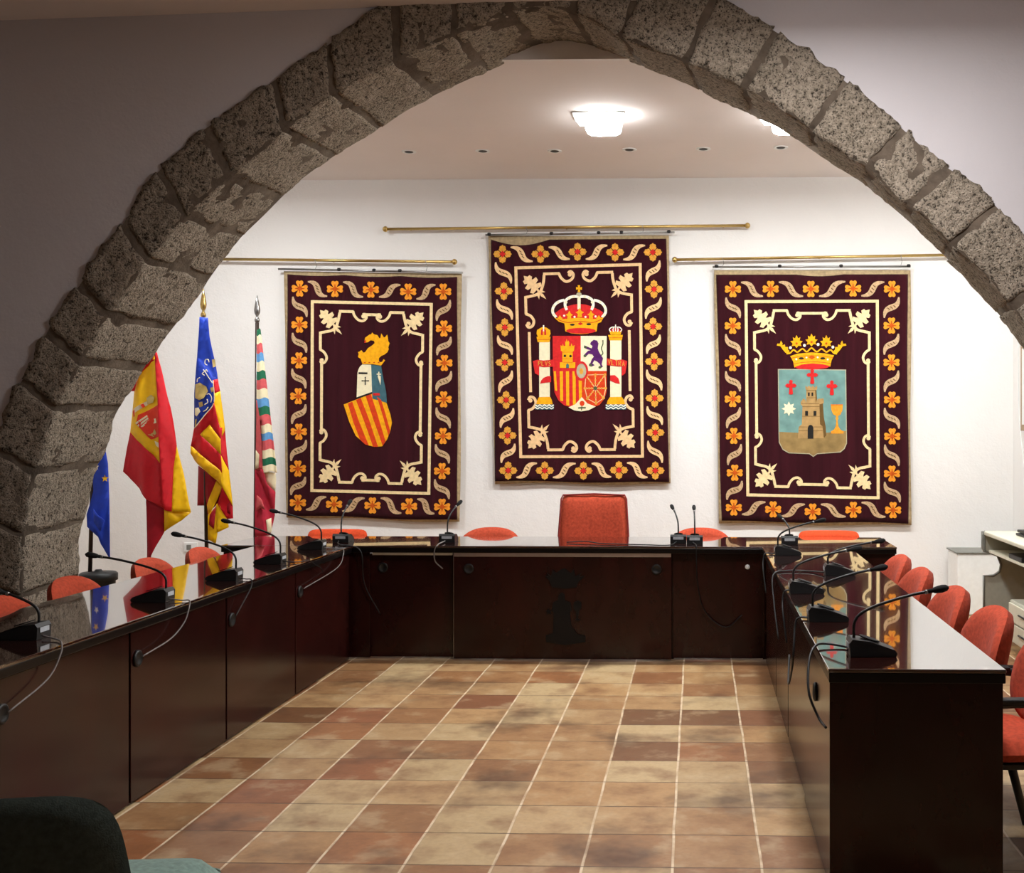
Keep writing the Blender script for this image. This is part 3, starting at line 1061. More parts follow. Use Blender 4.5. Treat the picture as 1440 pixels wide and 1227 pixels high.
def cloth(b, tp, Q, m, off, sag, thick, folds, botw=3, seed=0):
    nx, ny = 60, 40
    vs, fs = [], []
    for side in (0, 1):
        for j in range(ny + 1):
            for i in range(nx + 1):
                a, c = i / nx, j / ny
                p = bil(Q, a, c)
                y = p[1] + sag(a) * (1 - c) ** 6 + botw * math.sin(a * 9 + seed) * c ** 8
                x = p[0] + 2.5 * math.sin(c * 8 + seed * 2) * (a - .5) * 2
                d = folds * (.5 + .5 * math.sin(a * 23 + seed + 1.2 * math.sin(c * 4))) * (.35 + .65 * abs(c - .45) * 2)
                q = tp.w((x, y), off) + Vector((0, d + side * thick, 0))
                vs.append(q)
    W = nx + 1
    o = W * (ny + 1)
    for j in range(ny):
        for i in range(nx):
            k = j * W + i
            fs.append([k, k + 1, k + W + 1, k + W])
            fs.append([o + k, o + k + W, o + k + W + 1, o + k + 1])
    for i in range(nx):
        fs.append([i, o + i, o + i + 1, i + 1])
        k = ny * W + i
        fs.append([k, k + 1, o + k + 1, o + k])
    for j in range(ny):
        k = j * W
        fs.append([k, k + W, o + k + W, o + k])
        k = j * W + nx
        fs.append([k, o + k, o + k + W, k + W])
    b.add(vs, fs, m, True)


def flower(tp, b, c, r, kind):
    pm, cm = ('orange', 'rust') if kind == 'heart' else ('oldgold', 'redfelt')
    for k in range(4):
        a = PI / 2 * k
        ca, sa = math.cos(a), math.sin(a)
        if kind == 'heart':
            P = [(.05, 0), (.22, .20), (.48, .34), (.75, .47), (.95, .40), (1.03, .22), (.95, .04), (.90, 0)]
        else:
            P = [(.05, 0), (.25, .13), (.36, .32), (.55, .45), (.70, .34), (.80, .38), (.95, .30), (.98, .14), (1.12, 0)]
        P = P + [(x, -y) for x, y in reversed(P[1:-1])]
        tp.poly(b, [(c[0] + r * (x * ca - y * sa), c[1] + r * (x * sa + y * ca)) for x, y in P], pm, 1 + k * .04)
    rr = r * .42
    tp.poly(b, [(c[0] + rr * (1 if k % 2 == 0 else .62) * math.cos(PI / 4 * k), c[1] + rr * (1 if k % 2 == 0 else .62) * math.sin(PI / 4 * k)) for k in range(8)], cm, 2)
    if kind == 'heart':
        for k in range(4):
            a = PI / 2 * k
            tp.line(b, [(c[0] + r * .3 * math.cos(a), c[1] + r * .3 * math.sin(a)), (c[0] + r * .6 * math.cos(a), c[1] + r * .6 * math.sin(a))], 4, cm, 2, 1)


def scroll(tp, b, P, Q, axis, first, m):
    # axis: 'x' or 'y' run, outward sign handled by caller through perp
    (ax, ay), (px, py) = axis
    o1, o2 = (30, -32) if first else (-32, 30)
    A = Vector((P[0] + ax * 36 + px * o1, P[1] + ay * 36 + py * o1, 0))
    B = Vector((Q[0] - ax * 34 + px * o2, Q[1] - ay * 34 + py * o2, 0))
    L = (B - A).length
    d = Vector((ax, ay, 0))
    C1, C2 = A + d * L * .62, B - d * L * .62
    pts = []
    for k in range(15):
        t = k / 14
        pts.append((1 - t) ** 3 * A + 3 * (1 - t) ** 2 * t * C1 + 3 * (1 - t) * t * t * C2 + t ** 3 * B)
    tp.line(b, pts, 27, m, 1, 1, False, lambda t: max(.06, math.sin(PI * t)) ** .55)
    for t in (.36, .5, .64):
        p = (1 - t) ** 3 * A + 3 * (1 - t) ** 2 * t * C1 + 3 * (1 - t) * t * t * C2 + t ** 3 * B
        tp.line(b, [(p.x - 5, p.y - 4), (p.x + 5, p.y + 4)], 4, 'tower_dark', 2, 1)


def leaf(pt, q, wd, lobes=3):
    """outline of a lobed leaf from pt to q"""
    a, z = Vector((pt[0], pt[1], 0)), Vector((q[0], q[1], 0))
    d = z - a
    n = Vector((-d.y, d.x, 0)).normalized()
    L, R = [], []
    prof = [(0, .10), (.12, .16), (.10, .75), (.24, 1.0), (.30, .62), (.36, .40), (.40, .95), (.56, 1.05), (.58, .60), (.62, .38), (.70, .72), (.84, .60), (.84, .30), (1.0, 0)]
    for t, w_ in prof:
        L.append(a + d * t + n * wd * w_)
        R.append(a + d * t - n * wd * w_)
    return [(p.x, p.y) for p in L] + [(p.x, p.y) for p in reversed(R[:-1])]


def tapestry(label, crop, back, cl, sag, frame, top, lft, rgt, bot, kind, cm, rod, railname, seed):
    tp = Tap(*crop)
    base = tp.w(bil(back, .5, 1), 0)
    t = thing('heraldic_tapestry', label, 'tapestry', base, 0, None)
    b = MB(); cloth(b, tp, back, 'tan', -.006, lambda a: 0, .008, .004, 4, seed); b.build('border_braid', t)
    b = MB(); cloth(b, tp, cl, 'velvet', 0, sag, .004, .0, 3, seed + 1); b.build('velvet_ground', t)
    fl = top + lft[1:-1] + rgt[1:-1] + bot
    for c in fl:
        b = MB()
        flower(tp, b, c, 35 if kind == 'heart' else 37, kind)
        b.build('border_flower', t)
    for row, ax in ((top, ((1, 0), (0, -1))), (bot, ((1, 0), (0, 1))), (lft, ((0, 1), (-1, 0))), (rgt, ((0, 1), (1, 0)))):
        n = len(row) - 1
        for i in range(n):
            b = MB()
            scroll(tp, b, row[i], row[i + 1], ax, i < n / 2, 'scroll' if kind == 'heart' else 'cream_pink')
            b.build('border_ribbon', t)
    # inner frame
    b = MB()
    ww = math.dist(frame[0], frame[1]); hh = math.dist(frame[0], frame[3])
    ia, ic = 6 / ww, 6 / hh
    tp.line(b, [bil(frame, 0, 0), bil(frame, 1, 0)], 13, cm, 1, 1)
    tp.line(b, [bil(frame, 0, 1), bil(frame, 1, 1)], 13, cm, 1, 1)
    tp.line(b, [bil(frame, 0, -ic), bil(frame, 0, 1 + ic)], 13, cm, 1.1, 1)
    tp.line(b, [bil(frame, 1, -ic), bil(frame, 1, 1 + ic)], 13, cm, 1.1, 1)
    b.build('inner_frame', t)
    b = MB()
    for ma in (0, 1):
        for mc in (0, 1):
            def g(p):
                a, c = p[0] / ww, p[1] / hh
                return bil(frame, 1 - a if ma else a, 1 - c if mc else c)
            def ln(pts, wd, lay=1.2, sm=5):
                tp.line(b, [g(p) for p in pts], wd, cm, lay, sm)
            J = (105, 112)
            if kind == 'heart':
                ln([J, (112, 90), (118, 66), (122, 45)], 12)
                ln([(118, 40), (183, 40)], 12, 1.25, 1)
                ln([(180, 38), (187, 58), (204, 76), (224, 80), (239, 68), (237, 52), (226, 50)], 11)
                ln([(222, 52), (ww / 2 + 1, 52)], 12, 1.25, 1)
                ln([J, (84, 126), (58, 132), (36, 137)], 12)
                ln([(36, 132), (36, 212)], 12, 1.25, 1)
                ln([(34, 210), (52, 222), (64, 244), (58, 264), (44, 271), (35, 261)], 11)
                ln([(42, 262), (42, hh / 2 + 1)], 12, 1.25, 1)
            else:
                ln([J, (116, 84), (122, 58), (124, 34)], 12)
                ln([(120, 30), (192, 30)], 12, 1.25, 1)
                ln([(189, 28), (200, 50), (222, 66), (246, 56), (254, 36), (242, 22), (230, 30)], 12)
                ln([J, (84, 122), (58, 128), (40, 131)], 12)
                ln([(40, 126), (40, 206)], 12, 1.25, 1)
                ln([(38, 204), (60, 214), (74, 236), (67, 258), (50, 264), (40, 250)], 12)
                ln([(52, 285), (52, hh / 2 + 1)], 12, 1.25, 1)
            cu = ((226, 60), (42, 258)) if kind == 'heart' else ((238, 36), (50, 248))
            for q in cu:
                tp.ell(b, g(q), 9, 9, cm, 1.22, 12)
            tp.poly(b, [g(p) for p in leaf((100, 106), (34, 36), 33)], cm, 1.3)
            for q, wdt in (((132, 142), 7), ((128, 110), 6), ((100, 142), 6)):
                A = Vector((94, 104, 0)); Z = Vector((q[0], q[1], 0)); n = Vector((-(Z - A).y, (Z - A).x, 0)).normalized() * wdt
                Mx = A.lerp(Z, .5)
                tp.poly(b, [g(p) for p in [(A.x, A.y), ((Mx + n).x, (Mx + n).y), (Z.x, Z.y), ((Mx - n).x, (Mx - n).y)]], cm, 1.35)
    b.build('corner_scrollwork', t)
    # rod and wires
    b = MB()
    A, B_ = tp.w(rod[0], .02), tp.w(rod[1], .02)
    b.tube([A, B_], .009, 'steel', 10)
    b.build('hanging_rod', t)
    for fr in rod[2]:
        p = A.lerp(B_, fr)
        tpz = rod[3](p.x)
        b = MB()
        b.tube([p + Vector((0, .0, 0)), p + Vector((.012, .005, (tpz - p.z) * .5)), Vector((p.x, YT - .037, tpz + .004))], .0025, 'steel', 6)
        b.build('hanging_wire', t)
    b = MB()
    for fr in rod[4]:
        p = A.lerp(B_, fr)
        b.lathe([(.006, -.016), (.014, -.010), (.014, .010), (.006, .016)], 'black', p + Vector((0, -.003, .006)), 10, 'x')
    b.build('rod_clip', t)
    return t, tp


# brass rails along the wall
def rail(u0, v0, u1, v1, label, ends=(1, 1)):
    A, B_ = at_y(u0, v0, YW - .07), at_y(u1, v1, YW - .07)
    t = thing('brass_rail', label, 'curtain rail', A.lerp(B_, .5), 0, 'brass rails on the far wall')
    b = MB(); b.tube([A, B_], .0125, 'brass', 12); b.build('rod', t)
    for p, e, sg in ((A, ends[0], -1), (B_, ends[1], 1)):
        if e:
            b = MB(); b.lathe([(.013, 0), (.022, .006 * sg), (.026, .02 * sg), (.020, .034 * sg), (.008, .042 * sg)], 'brass', p, 14, 'x'); b.build('finial', t)
    for f in (.06, .5, .94):
        p = A.lerp(B_, f)
        b = MB(); b.tube([p, p + Vector((0, .07, 0))], .007, 'brass', 8); b.build('bracket', t)
    return lambda x: A.z + (B_.z - A.z) * (x - A.x) / (B_.x - A.x)


rail1 = rail(296, 364, 636, 368, 'brass rail on the white wall above the left tapestry', (0, 1))
rail2 = rail(545, 322, 1048, 317, 'brass rail on the white wall above the middle tapestry')
rail3 = rail(952, 365, 1356, 358, 'brass rail on the white wall above the right tapestry', (1, 0))

# left tapestry
t1, tp1 = tapestry('dark red tapestry with a dragon helmet above a tilted striped shield, left of three',
    (380, 360, 3.1448), [(62, 66), (845, 78), (838, 1176), (70, 1152)], [(74, 80), (828, 92), (828, 1168), (76, 1146)],
    lambda a: 5 * abs(math.sin(a * PI * 3)), [(186, 201), (712, 213), (701, 1049), (184, 1036)],
    [(130, 143), (286, 145), (445, 148), (610, 157), (765, 157)],
    [(130, 143), (129, 303), (127, 461), (124, 619), (126, 776), (122, 939), (122, 1090)],
    [(765, 157), (768, 320), (770, 472), (767, 633), (764, 795), (760, 950), (760, 1108)],
    [(122, 1090), (282, 1097), (452, 1102), (614, 1106), (760, 1108)],
    'heart', 'cream', ((36, 57), (852, 73), (.2, .8), rail1, (.33, .52, .66)), rail1, 1.0)
E1 = Tap(460, 450, 6.458)
b = MB()
E1.poly(b, [(340, 185), (345, 160), (385, 130), (400, 128), (410, 112), (425, 128), (455, 135), (475, 165), (484, 162), (492, 120), (515, 158), (530, 150), (545, 130), (552, 165), (555, 190), (568, 210), (560, 228), (555, 250), (560, 262), (548, 290), (520, 312), (490, 325), (470, 345), (470, 370), (480, 382), (498, 378), (512, 355), (526, 365), (500, 400), (488, 412), (420, 400), (320, 397), (305, 350), (280, 335), (286, 305), (280, 290), (297, 284), (310, 272), (330, 295), (345, 290), (370, 255), (410, 228), (432, 208), (425, 188), (395, 182), (370, 200), (345, 204)], 'gold', 2)
for k in range(4):
    E1.poly(b, [(335 + k * 42, 380), (350 + k * 42, 378), (348 + k * 42, 390), (333 + k * 42, 388)], 'rust', 3)
E1.poly(b, [(340, 185), (352, 180), (350, 204), (338, 206)], 'redfelt', 3)
b.build('dragon_crest', t1)
b = MB()
E1.poly(b, [(320, 402), (400, 405), (412, 650), (268, 700), (275, 480), (285, 445), (300, 418)], 'ivory', 2)
E1.poly(b, [(400, 405), (490, 415), (512, 540), (535, 650), (542, 750), (412, 712), (408, 650)], 'teal', 2.1)
E1.poly(b, [(285, 472), (366, 474), (366, 490), (285, 488)], 'dark', 3)
E1.line(b, [(318, 550), (374, 550)], 8, 'dark', 3, 1)
E1.line(b, [(346, 520), (346, 582)], 8, 'dark', 3, 1)
for q in ((318, 550), (374, 550), (346, 520), (346, 582)):
    E1.ell(b, q, 6, 6, 'dark', 3.1, 8)
E1.line(b, [(450, 490), (490, 490)], 10, 'ivory', 3, 1)
E1.line(b, [(469, 468), (469, 510)], 10, 'ivory', 3.1, 1)
E1.poly(b, [(458, 505), (486, 505), (488, 540), (484, 590), (470, 545)], 'ivory', 3)
E1.poly(b, [(415, 662), (475, 660), (480, 684), (418, 684)], 'redfelt', 3)
E1.poly(b, [(268, 700), (410, 650), (408, 668), (275, 714)], 'dark', 2.6)
b.build('helmet', t1)
b = MB()
E1.poly(b, [(150, 765), (270, 718), (400, 662), (455, 690), (540, 755), (575, 860), (588, 930), (572, 1010), (545, 1080), (500, 1145), (430, 1150), (350, 1130), (260, 1050), (200, 920)], 'gold', 1.6)
E1.poly(b, [(188, 756), (228, 740), (290, 920), (378, 1138), (345, 1128), (300, 1086), (240, 930)], 'vermilion', 2.3)
E1.poly(b, [(262, 724), (305, 706), (380, 900), (462, 1150), (418, 1149), (330, 900)], 'vermilion', 2.3)
E1.poly(b, [(350, 688), (395, 666), (455, 850), (530, 1100), (505, 1140), (420, 900)], 'vermilion', 2.3)
E1.poly(b, [(452, 694), (490, 722), (530, 850), (572, 1005), (557, 1050), (500, 850)], 'vermilion', 2.3)
b.build('striped_shield', t1)

# middle tapestry
t2, tp2 = tapestry('dark red tapestry with a royal crowned shield between two columns, hung highest in the middle',
    (670, 310, 3.1448), [(50, 68), (853, 66), (860, 1166), (80, 1162)], [(64, 84), (840, 78), (850, 1158), (84, 1152)],
    lambda a: 26 * max(0, math.sin(a * PI / .34)) if a < .34 else 2, [(174, 209), (724, 194), (734, 1042), (196, 1044)],
    [(115, 148), (283, 148), (447, 138), (613, 140), (780, 140)],
    [(115, 148), (121, 312), (125, 472), (125, 627), (131, 793), (137, 950), (140, 1105)],
    [(780, 140), (785, 303), (781, 468), (786, 623), (788, 785), (791, 937), (791, 1105)],
    [(140, 1105), (302, 1105), (473, 1106), (630, 1103), (791, 1105)],
    'trefoil', 'cream_pink', ((40, 64), (876, 52), (.215, .83), rail2, (.02, .35, .6, .72, .97)), rail2, 2.0)
E2 = Tap(730, 380, 5.841)
b = MB()
E2.poly(b, [(296, 350), (340, 318), (380, 300), (440, 282), (490, 275), (545, 280), (605, 300), (660, 325), (690, 345), (670, 395), (590, 415), (490, 420), (400, 415), (320, 395)], 'redfelt', 1.5)
for mx in (0, 1):
    X = (lambda x: 986 - x) if mx else (lambda x: x)
    E2.line(b, [(X(305), 385), (X(278), 350), (X(278), 310), (X(305), 270), (X(345), 250), (X(372), 244)], 22, 'pearl', 2.2)
    E2.line(b, [(X(392), 325), (X(378), 290), (X(382), 250), (X(412), 224), (X(450), 214), (X(490), 216)], 22, 'pearl', 2.4)
    for q in [(285, 365), (274, 328), (288, 292), (320, 262), (385, 300), (386, 262), (410, 230), (448, 216)]:
        E2.ell(b, (X(q[0]), q[1]), 11, 11, 'ivory', 2.7, 10)
E2.line(b, [(492, 215), (492, 320)], 26, 'ivory', 2.6, 1)
E2.poly(b, [(285, 385), (330, 402), (400, 398), (490, 388), (590, 398), (650, 400), (695, 382), (672, 425), (645, 435), (636, 500), (560, 520), (500, 524), (430, 518), (380, 500), (372, 435), (325, 420)], 'gold', 2.8)
E2.ell(b, (508, 496), 122, 24, 'redfelt', 3.2)
for cxx, cyy, r in [(412, 365, 34), (498, 345, 38), (590, 362, 34), (335, 392, 26), (655, 392, 26)]:
    E2.poly(b, [(cxx, cyy - r), (cxx + r * .35, cyy - r * .3), (cxx + r * .9, cyy), (cxx + r * .4, cyy + r * .3), (cxx + r * .5, cyy + r), (cxx - r * .5, cyy + r), (cxx - r * .4, cyy + r * .3), (cxx - r * .9, cyy), (cxx - r * .35, cyy - r * .3)], 'gold', 3.2)
for q in [(370, 372), (455, 382), (545, 382), (628, 378)]:
    E2.ell(b, q, 9, 9, 'pearl', 3.4, 10)
E2.line(b, [(320, 405), (400, 428), (505, 418), (600, 428), (680, 402)], 7, 'rust', 3.3)
E2.ell(b, (437, 446), 20, 9, 'dark', 3.6, 12)
E2.ell(b, (572, 442), 20, 9, 'dark', 3.6, 12)
E2.poly(b, [(503, 425), (525, 438), (503, 451), (481, 438)], 'redfelt', 3.6)
E2.ell(b, (492, 196), 22, 15, 'silver_felt', 2.8, 14)
E2.poly(b, [(480, 122), (502, 122), (498, 142), (516, 136), (516, 160), (498, 155), (503, 178), (480, 178), (486, 155), (468, 160), (468, 136), (486, 142)], 'gold', 2.8)
b.build('royal_crown', t2)


def column(xs, name):
    b = MB()
    x0, x1, xc0, xc1, xb0, xb1 = xs
    top = 590 if x0 < 500 else 575
    E2.poly(b, [(x0, top - 5), (x1, top - 5), (x1, 1045), (x0, 1045)], 'ivory', 1.6)
    E2.poly(b, [(xc0, top - 45), (xc1, top - 45), (xc1 - 4, top - 22), (xc1 - 10, top), (xc0 + 10, top), (xc0 + 4, top - 22)], 'gold', 2)
    E2.line(b, [(xc0 + 4, top - 22), (xc1 - 4, top - 22)], 4, 'rust', 3, 1)
    E2.poly(b, [(x0 - 2, 1040), (x1 + 4, 1038), (xb1 - 14, 1070), (xb1 - 8, 1104), (xb0 + 6, 1104), (xb0 + 14, 1070)], 'gold', 2)
    E2.poly(b, [(xb0, 1100), (xb1, 1100), (xb1, 1142), (xb0, 1142)], 'teal', 2.2)
    w_ = xb1 - xb0
    for yy in (1110, 1130):
        E2.line(b, [(xb0 + w_ * k / 8, yy + (6 if k % 2 else -6)) for k in range(9)], 9, 'pearl', 3, 4)
    c = (xc0 + xc1) / 2
    if x0 < 500:
        E2.poly(b, [(xc0, 520), (xc0 + 4, 490), (c - 20, 470), (c, 462), (c + 24, 470), (xc1 - 4, 490), (xc1, 520), (xc1 - 12, 546), (xc0 + 12, 546)], 'gold', 2.4)
        E2.poly(b, [(c - 22, 530), (c - 20, 490), (c - 6, 478), (c - 6, 532)], 'redfelt', 3)
        E2.poly(b, [(c + 22, 530), (c + 20, 490), (c + 6, 478), (c + 6, 532)], 'redfelt', 3)
        E2.line(b, [(c, 450), (c, 500)], 10, 'pearl', 3.2, 1)
    else:
        E2.poly(b, [(xc0 + 10, 500), (xc1 - 10, 500), (xc1 - 20, 528), (xc0 + 20, 528)], 'gold', 2.4)
        E2.poly(b, [(xc0 + 14, 500), (c - 30, 478), (c, 470), (c + 30, 478), (xc1 - 14, 500)], 'redfelt', 2.3)
        for dx in (-44, -18, 18, 44):
            E2.line(b, [(c + dx * .9, 504), (c + dx * 1.15, 486), (c + dx * .75, 468), (c + dx * .1, 464)], 8, 'pearl', 3)
        E2.line(b, [(c, 445), (c, 500)], 8, 'pearl', 3.2, 1)
    b.build('column', t2)


column((165, 252, 143, 258, 133, 284), 'l')
column((748, 840, 732, 852, 712, 878), 'r')
LET = {'P': [[(0, 1), (0, 0), (.6, .02), (.7, .25), (.55, .48), (0, .5)]], 'L': [[(0, 0), (0, 1), (.6, 1)]], 'V': [[(0, 0), (.35, 1), (.7, 0)]],
       'S': [[(.65, .1), (.3, 0), (.05, .2), (.3, .47), (.6, .7), (.4, 1), (0, .9)]], 'T': [[(0, 0), (.8, 0)], [(.4, 0), (.4, 1)]],
       'R': [[(0, 1), (0, 0), (.6, .02), (.65, .25), (.5, .48), (0, .5)], [(.25, .5), (.65, 1)]], 'A': [[(0, 1), (.35, 0), (.7, 1)], [(.15, .65), (.55, .65)]]}


def motto(word, x0, y0, step, h, slope):
    for k, ch in enumerate(word):
        for st in LET[ch]:
            E2.line(b, [(x0 + k * step + p[0] * step * .85, y0 + k * slope + p[1] * h) for p in st], 6, 'oldgold', 4, 1)


b = MB()
E2.poly(b, [(112, 745), (150, 734), (200, 740), (285, 732), (285, 790), (200, 795), (165, 788), (163, 862), (130, 845), (122, 800)], 'redfelt', 3)
E2.poly(b, [(172, 930), (180, 905), (200, 882), (235, 868), (262, 868), (262, 918), (215, 922)], 'redfelt', 3)
motto('PLVS', 158, 745, 28, 34, 1)
b.build('motto_ribbon', t2)
b = MB()
E2.poly(b, [(722, 722), (790, 735), (850, 732), (888, 745), (880, 800), (872, 845), (845, 865), (845, 790), (800, 788), (722, 778)], 'redfelt', 3)
E2.poly(b, [(748, 862), (785, 860), (815, 885), (828, 932), (790, 925), (748, 905)], 'redfelt', 3)
motto('VLTRA', 732, 733, 29, 40, 3)
b.build('motto_ribbon', t2)
b = MB()
E2.poly(b, [(275, 538), (506, 538), (506, 828), (278, 828)], 'redfelt', 1.6)
E2.poly(b, [(506, 538), (719, 538), (719, 828), (506, 828)], 'ivory', 1.6)
E2.poly(b, [(279, 826), (515, 826), (515, 1060), (420, 1122), (370, 1108), (320, 1065), (290, 1000)], 'redfelt', 1.7)
for i, (x, yb) in enumerate([(284, 985), (333, 1070), (384, 1106), (438, 1108), (488, 1068)]):
    E2.poly(b, [(x, 828), (x + (18 if i == 0 else 26), 828), (x + 28, yb + 4), (x + 4 + (6 if i == 0 else 0), yb)], 'gold', 2.4)
E2.poly(b, [(515, 826), (719, 826), (718, 1000), (700, 1055), (660, 1105), (605, 1124), (550, 1090), (515, 1045)], 'vermilion', 1.8)
E2.poly(b, [(405, 1124), (460, 1100), (515, 1040), (560, 1092), (630, 1118), (570, 1148), (510, 1158), (455, 1150)], 'ivory', 2.6)
# castle
E2.poly(b, [(335, 800), (335, 755), (355, 755), (355, 665), (343, 660), (340, 615), (355, 622), (358, 600), (366, 622), (380, 620), (378, 580), (386, 590), (390, 560), (397, 588), (405, 575), (412, 590), (410, 620), (424, 622), (430, 598), (438, 622), (456, 615), (450, 660), (440, 668), (440, 755), (461, 755), (461, 802)], 'gold', 2.4)
E2.poly(b, [(386, 802), (386, 775), (397, 762), (409, 775), (409, 802)], 'teal', 3)
for q in ((376, 702), (422, 704)):
    E2.ell(b, q, 11, 11, 'dark', 3, 8)
for yy in (672, 726, 755):
    E2.line(b, [(356, yy), (440, yy)], 3, 'rust', 3, 1)
# lion
E2.poly(b, [(583, 606), (590, 588), (612, 570), (640, 576), (652, 600), (646, 640), (655, 668), (672, 695), (690, 722), (682, 752), (678, 770), (688, 792), (662, 806), (655, 795), (668, 785), (662, 768), (640, 748), (618, 738), (602, 765), (620, 778), (596, 790), (572, 782), (576, 768), (585, 762), (598, 728), (614, 708), (600, 690), (572, 684), (545, 712), (528, 702), (540, 686), (566, 660), (588, 656), (560, 648), (532, 635), (535, 615), (552, 622), (570, 630), (595, 640), (603, 622)], 'purple', 2.4)
E2.line(b, [(672, 700), (688, 680), (676, 640), (688, 605), (688, 572)], 9, 'moss', 2.5)
for q in ((545, 630), (541, 702), (588, 778), (664, 796)):
    E2.ell(b, q, 13, 11, 'moss', 2.8, 8)
# chains
cc = (626, 968)
ring = [(548, 860), (626, 856), (705, 856), (712, 968), (694, 1048), (632, 1092), (560, 1052), (540, 968)]
for q in ring:
    E2.line(b, [cc, q], 6, 'cream_pink', 2.6, 1)
    for f in (.35, .6, .85):
        E2.ell(b, (cc[0] + (q[0] - cc[0]) * f, cc[1] + (q[1] - cc[1]) * f), 8, 9, 'oldgold', 2.9, 8)
E2.line(b, ring, 7, 'cream_pink', 2.6, 1, True)
for q in ring:
    E2.ell(b, q, 11, 11, 'oldgold', 3, 10)
E2.ell(b, cc, 16, 16, 'moss', 3.2, 12)
# pomegranate and centre oval
E2.line(b, [(485, 1130), (515, 1128), (548, 1128)], 12, 'moss', 3.2)
E2.line(b, [(517, 1100), (512, 1148)], 7, 'moss', 3.2, 1)
E2.ell(b, (517, 1092), 20, 22, 'vermilion', 3.4, 12)
E2.ell(b, (511, 826), 56, 80, 'redfelt', 3.4, 24)
E2.ell(b, (511, 826), 40, 60, 'silver_felt', 4, 24)
E2.ell(b, (511, 828), 16, 26, 'oldgold', 4.5, 10)
b.build('quartered_shield', t2)

# right tapestry
t3, tp3 = tapestry('dark red tapestry with a gold crown above a blue shield with tower and chalice',
    (990, 360, 3.1467), [(44, 62), (915, 62), (916, 1192), (68, 1182)], [(56, 80), (900, 78), (905, 1182), (78, 1172)],
    lambda a: 10 * max(0, math.sin((a - .4) * PI / .28)) if .4 < a < .68 else 2, [(186, 201), (767, 199), (771, 1069), (194, 1056)],
    [(128, 146), (295, 145), (473, 145), (660, 143), (832, 145)],
    [(128, 146), (127, 308), (127, 473), (127, 632), (132, 795), (136, 958), (132, 1112)],
    [(832, 145), (830, 307), (830, 470), (832, 635), (833, 797), (832, 962), (837, 1123)],
    [(132, 1112), (306, 1120), (481, 1130), (661, 1122), (837, 1123)],
    'heart', 'cream', ((38, 48), (914, 46), (.05, .95), rail3, (.02, .34, .65, .99)), rail3, 3.0)
E3 = Tap(1075, 460, 6.4615)
b = MB()
E3.poly(b, [(235, 262), (300, 240), (430, 228), (560, 238), (632, 255), (610, 300), (598, 358), (520, 345), (430, 340), (340, 348), (272, 366), (262, 312)], 'gold', 2)
E3.poly(b, [(272, 362), (340, 338), (435, 328), (530, 336), (600, 352), (560, 372), (430, 384), (310, 376)], 'redfelt', 2.6)
E3.line(b, [(200, 240), (235, 232), (265, 205), (300, 225), (345, 195), (385, 222), (428, 188), (475, 222), (520, 195), (562, 225), (600, 205), (632, 235), (660, 240)], 13, 'gold', 2.2)


def palmette(cx, cy, r):
    E3.poly(b, [(cx, cy - r * 1.1), (cx + r * .25, cy - r * .55), (cx + r * .6, cy - r * .75), (cx + r * .5, cy - r * .2), (cx + r, cy - r * .1), (cx + r * .62, cy + r * .3), (cx + r * .8, cy + r * .7), (cx + r * .3, cy + r * .62), (cx, cy + r), (cx - r * .3, cy + r * .62), (cx - r * .8, cy + r * .7), (cx - r * .62, cy + r * .3), (cx - r, cy - r * .1), (cx - r * .5, cy - r * .2), (cx - r * .6, cy - r * .75), (cx - r * .25, cy - r * .55)], 'gold', 2.6)
    E3.ell(b, (cx, cy + r * .28), r * .2, r * .2, 'rust', 3, 8)


palmette(292, 132, 56); palmette(428, 118, 56); palmette(562, 132, 56)
for mx in (0, 1):
    X = (lambda x: 856 - x) if mx else (lambda x: x)
    E3.poly(b, [(X(112), 165), (X(118), 148), (X(140), 150), (X(150), 120), (X(165), 148), (X(160), 165), (X(185), 155), (X(190), 180), (X(212), 178), (X(215), 205), (X(228), 215), (X(215), 240), (X(190), 230), (X(165), 200), (X(145), 172)], 'gold', 2.4)
for q in ((236, 186), (364, 164), (488, 156), (622, 180)):
    E3.ell(b, q, 13, 14, 'pearl', 3, 10)
E3.line(b, [(245, 280), (340, 262), (430, 258), (530, 262), (625, 275)], 5, 'rust', 2.7)
E3.line(b, [(262, 335), (340, 320), (430, 314), (530, 318), (605, 330)], 5, 'rust', 2.7)
for q, m_ in (((335, 282), 'dark'), ((530, 282), 'dark')):
    E3.ell(b, q, 24, 11, m_, 3, 10)
E3.poly(b, [(430, 252), (462, 272), (430, 292), (400, 272)], 'rust', 3)
for q in ((290, 290), (382, 275), (484, 272), (575, 292)):
    E3.ell(b, q, 9, 9, 'pearl', 3.1, 8)
b.build('crown', t3)
b = MB()
E3.poly(b, [(122, 378), (742, 384), (750, 1055), (728, 1105), (690, 1136), (480, 1152), (444, 1178), (408, 1152), (220, 1144), (165, 1112), (130, 1045)], 'silver_felt', 1.4)
E3.poly(b, [(130, 386), (734, 391), (741, 965), (136, 965)], 'sky_teal', 1.9)
E3.poly(b, [(136, 950), (310, 958), (560, 958), (640, 950), (742, 940), (742, 1050), (720, 1100), (685, 1128), (478, 1144), (444, 1168), (410, 1144), (224, 1136), (170, 1104), (138, 1042)], 'hill', 2.3)
b.build('shield', t3)
b = MB()
E3.poly(b, [(380, 690), (380, 570), (372, 560), (374, 528), (390, 545), (402, 530), (425, 545), (440, 528), (455, 548), (478, 530), (480, 560), (470, 572), (475, 640), (485, 668), (486, 650), (538, 645), (540, 680), (532, 700), (540, 820), (556, 900), (562, 980), (540, 1006), (305, 1010), (312, 905), (340, 880), (346, 715), (330, 700), (330, 678), (355, 645), (372, 660)], 'tower', 3)
E3.poly(b, [(500, 700), (532, 690), (540, 820), (556, 900), (562, 980), (540, 1006), (528, 900), (505, 880)], 'tower_dark', 3.4)
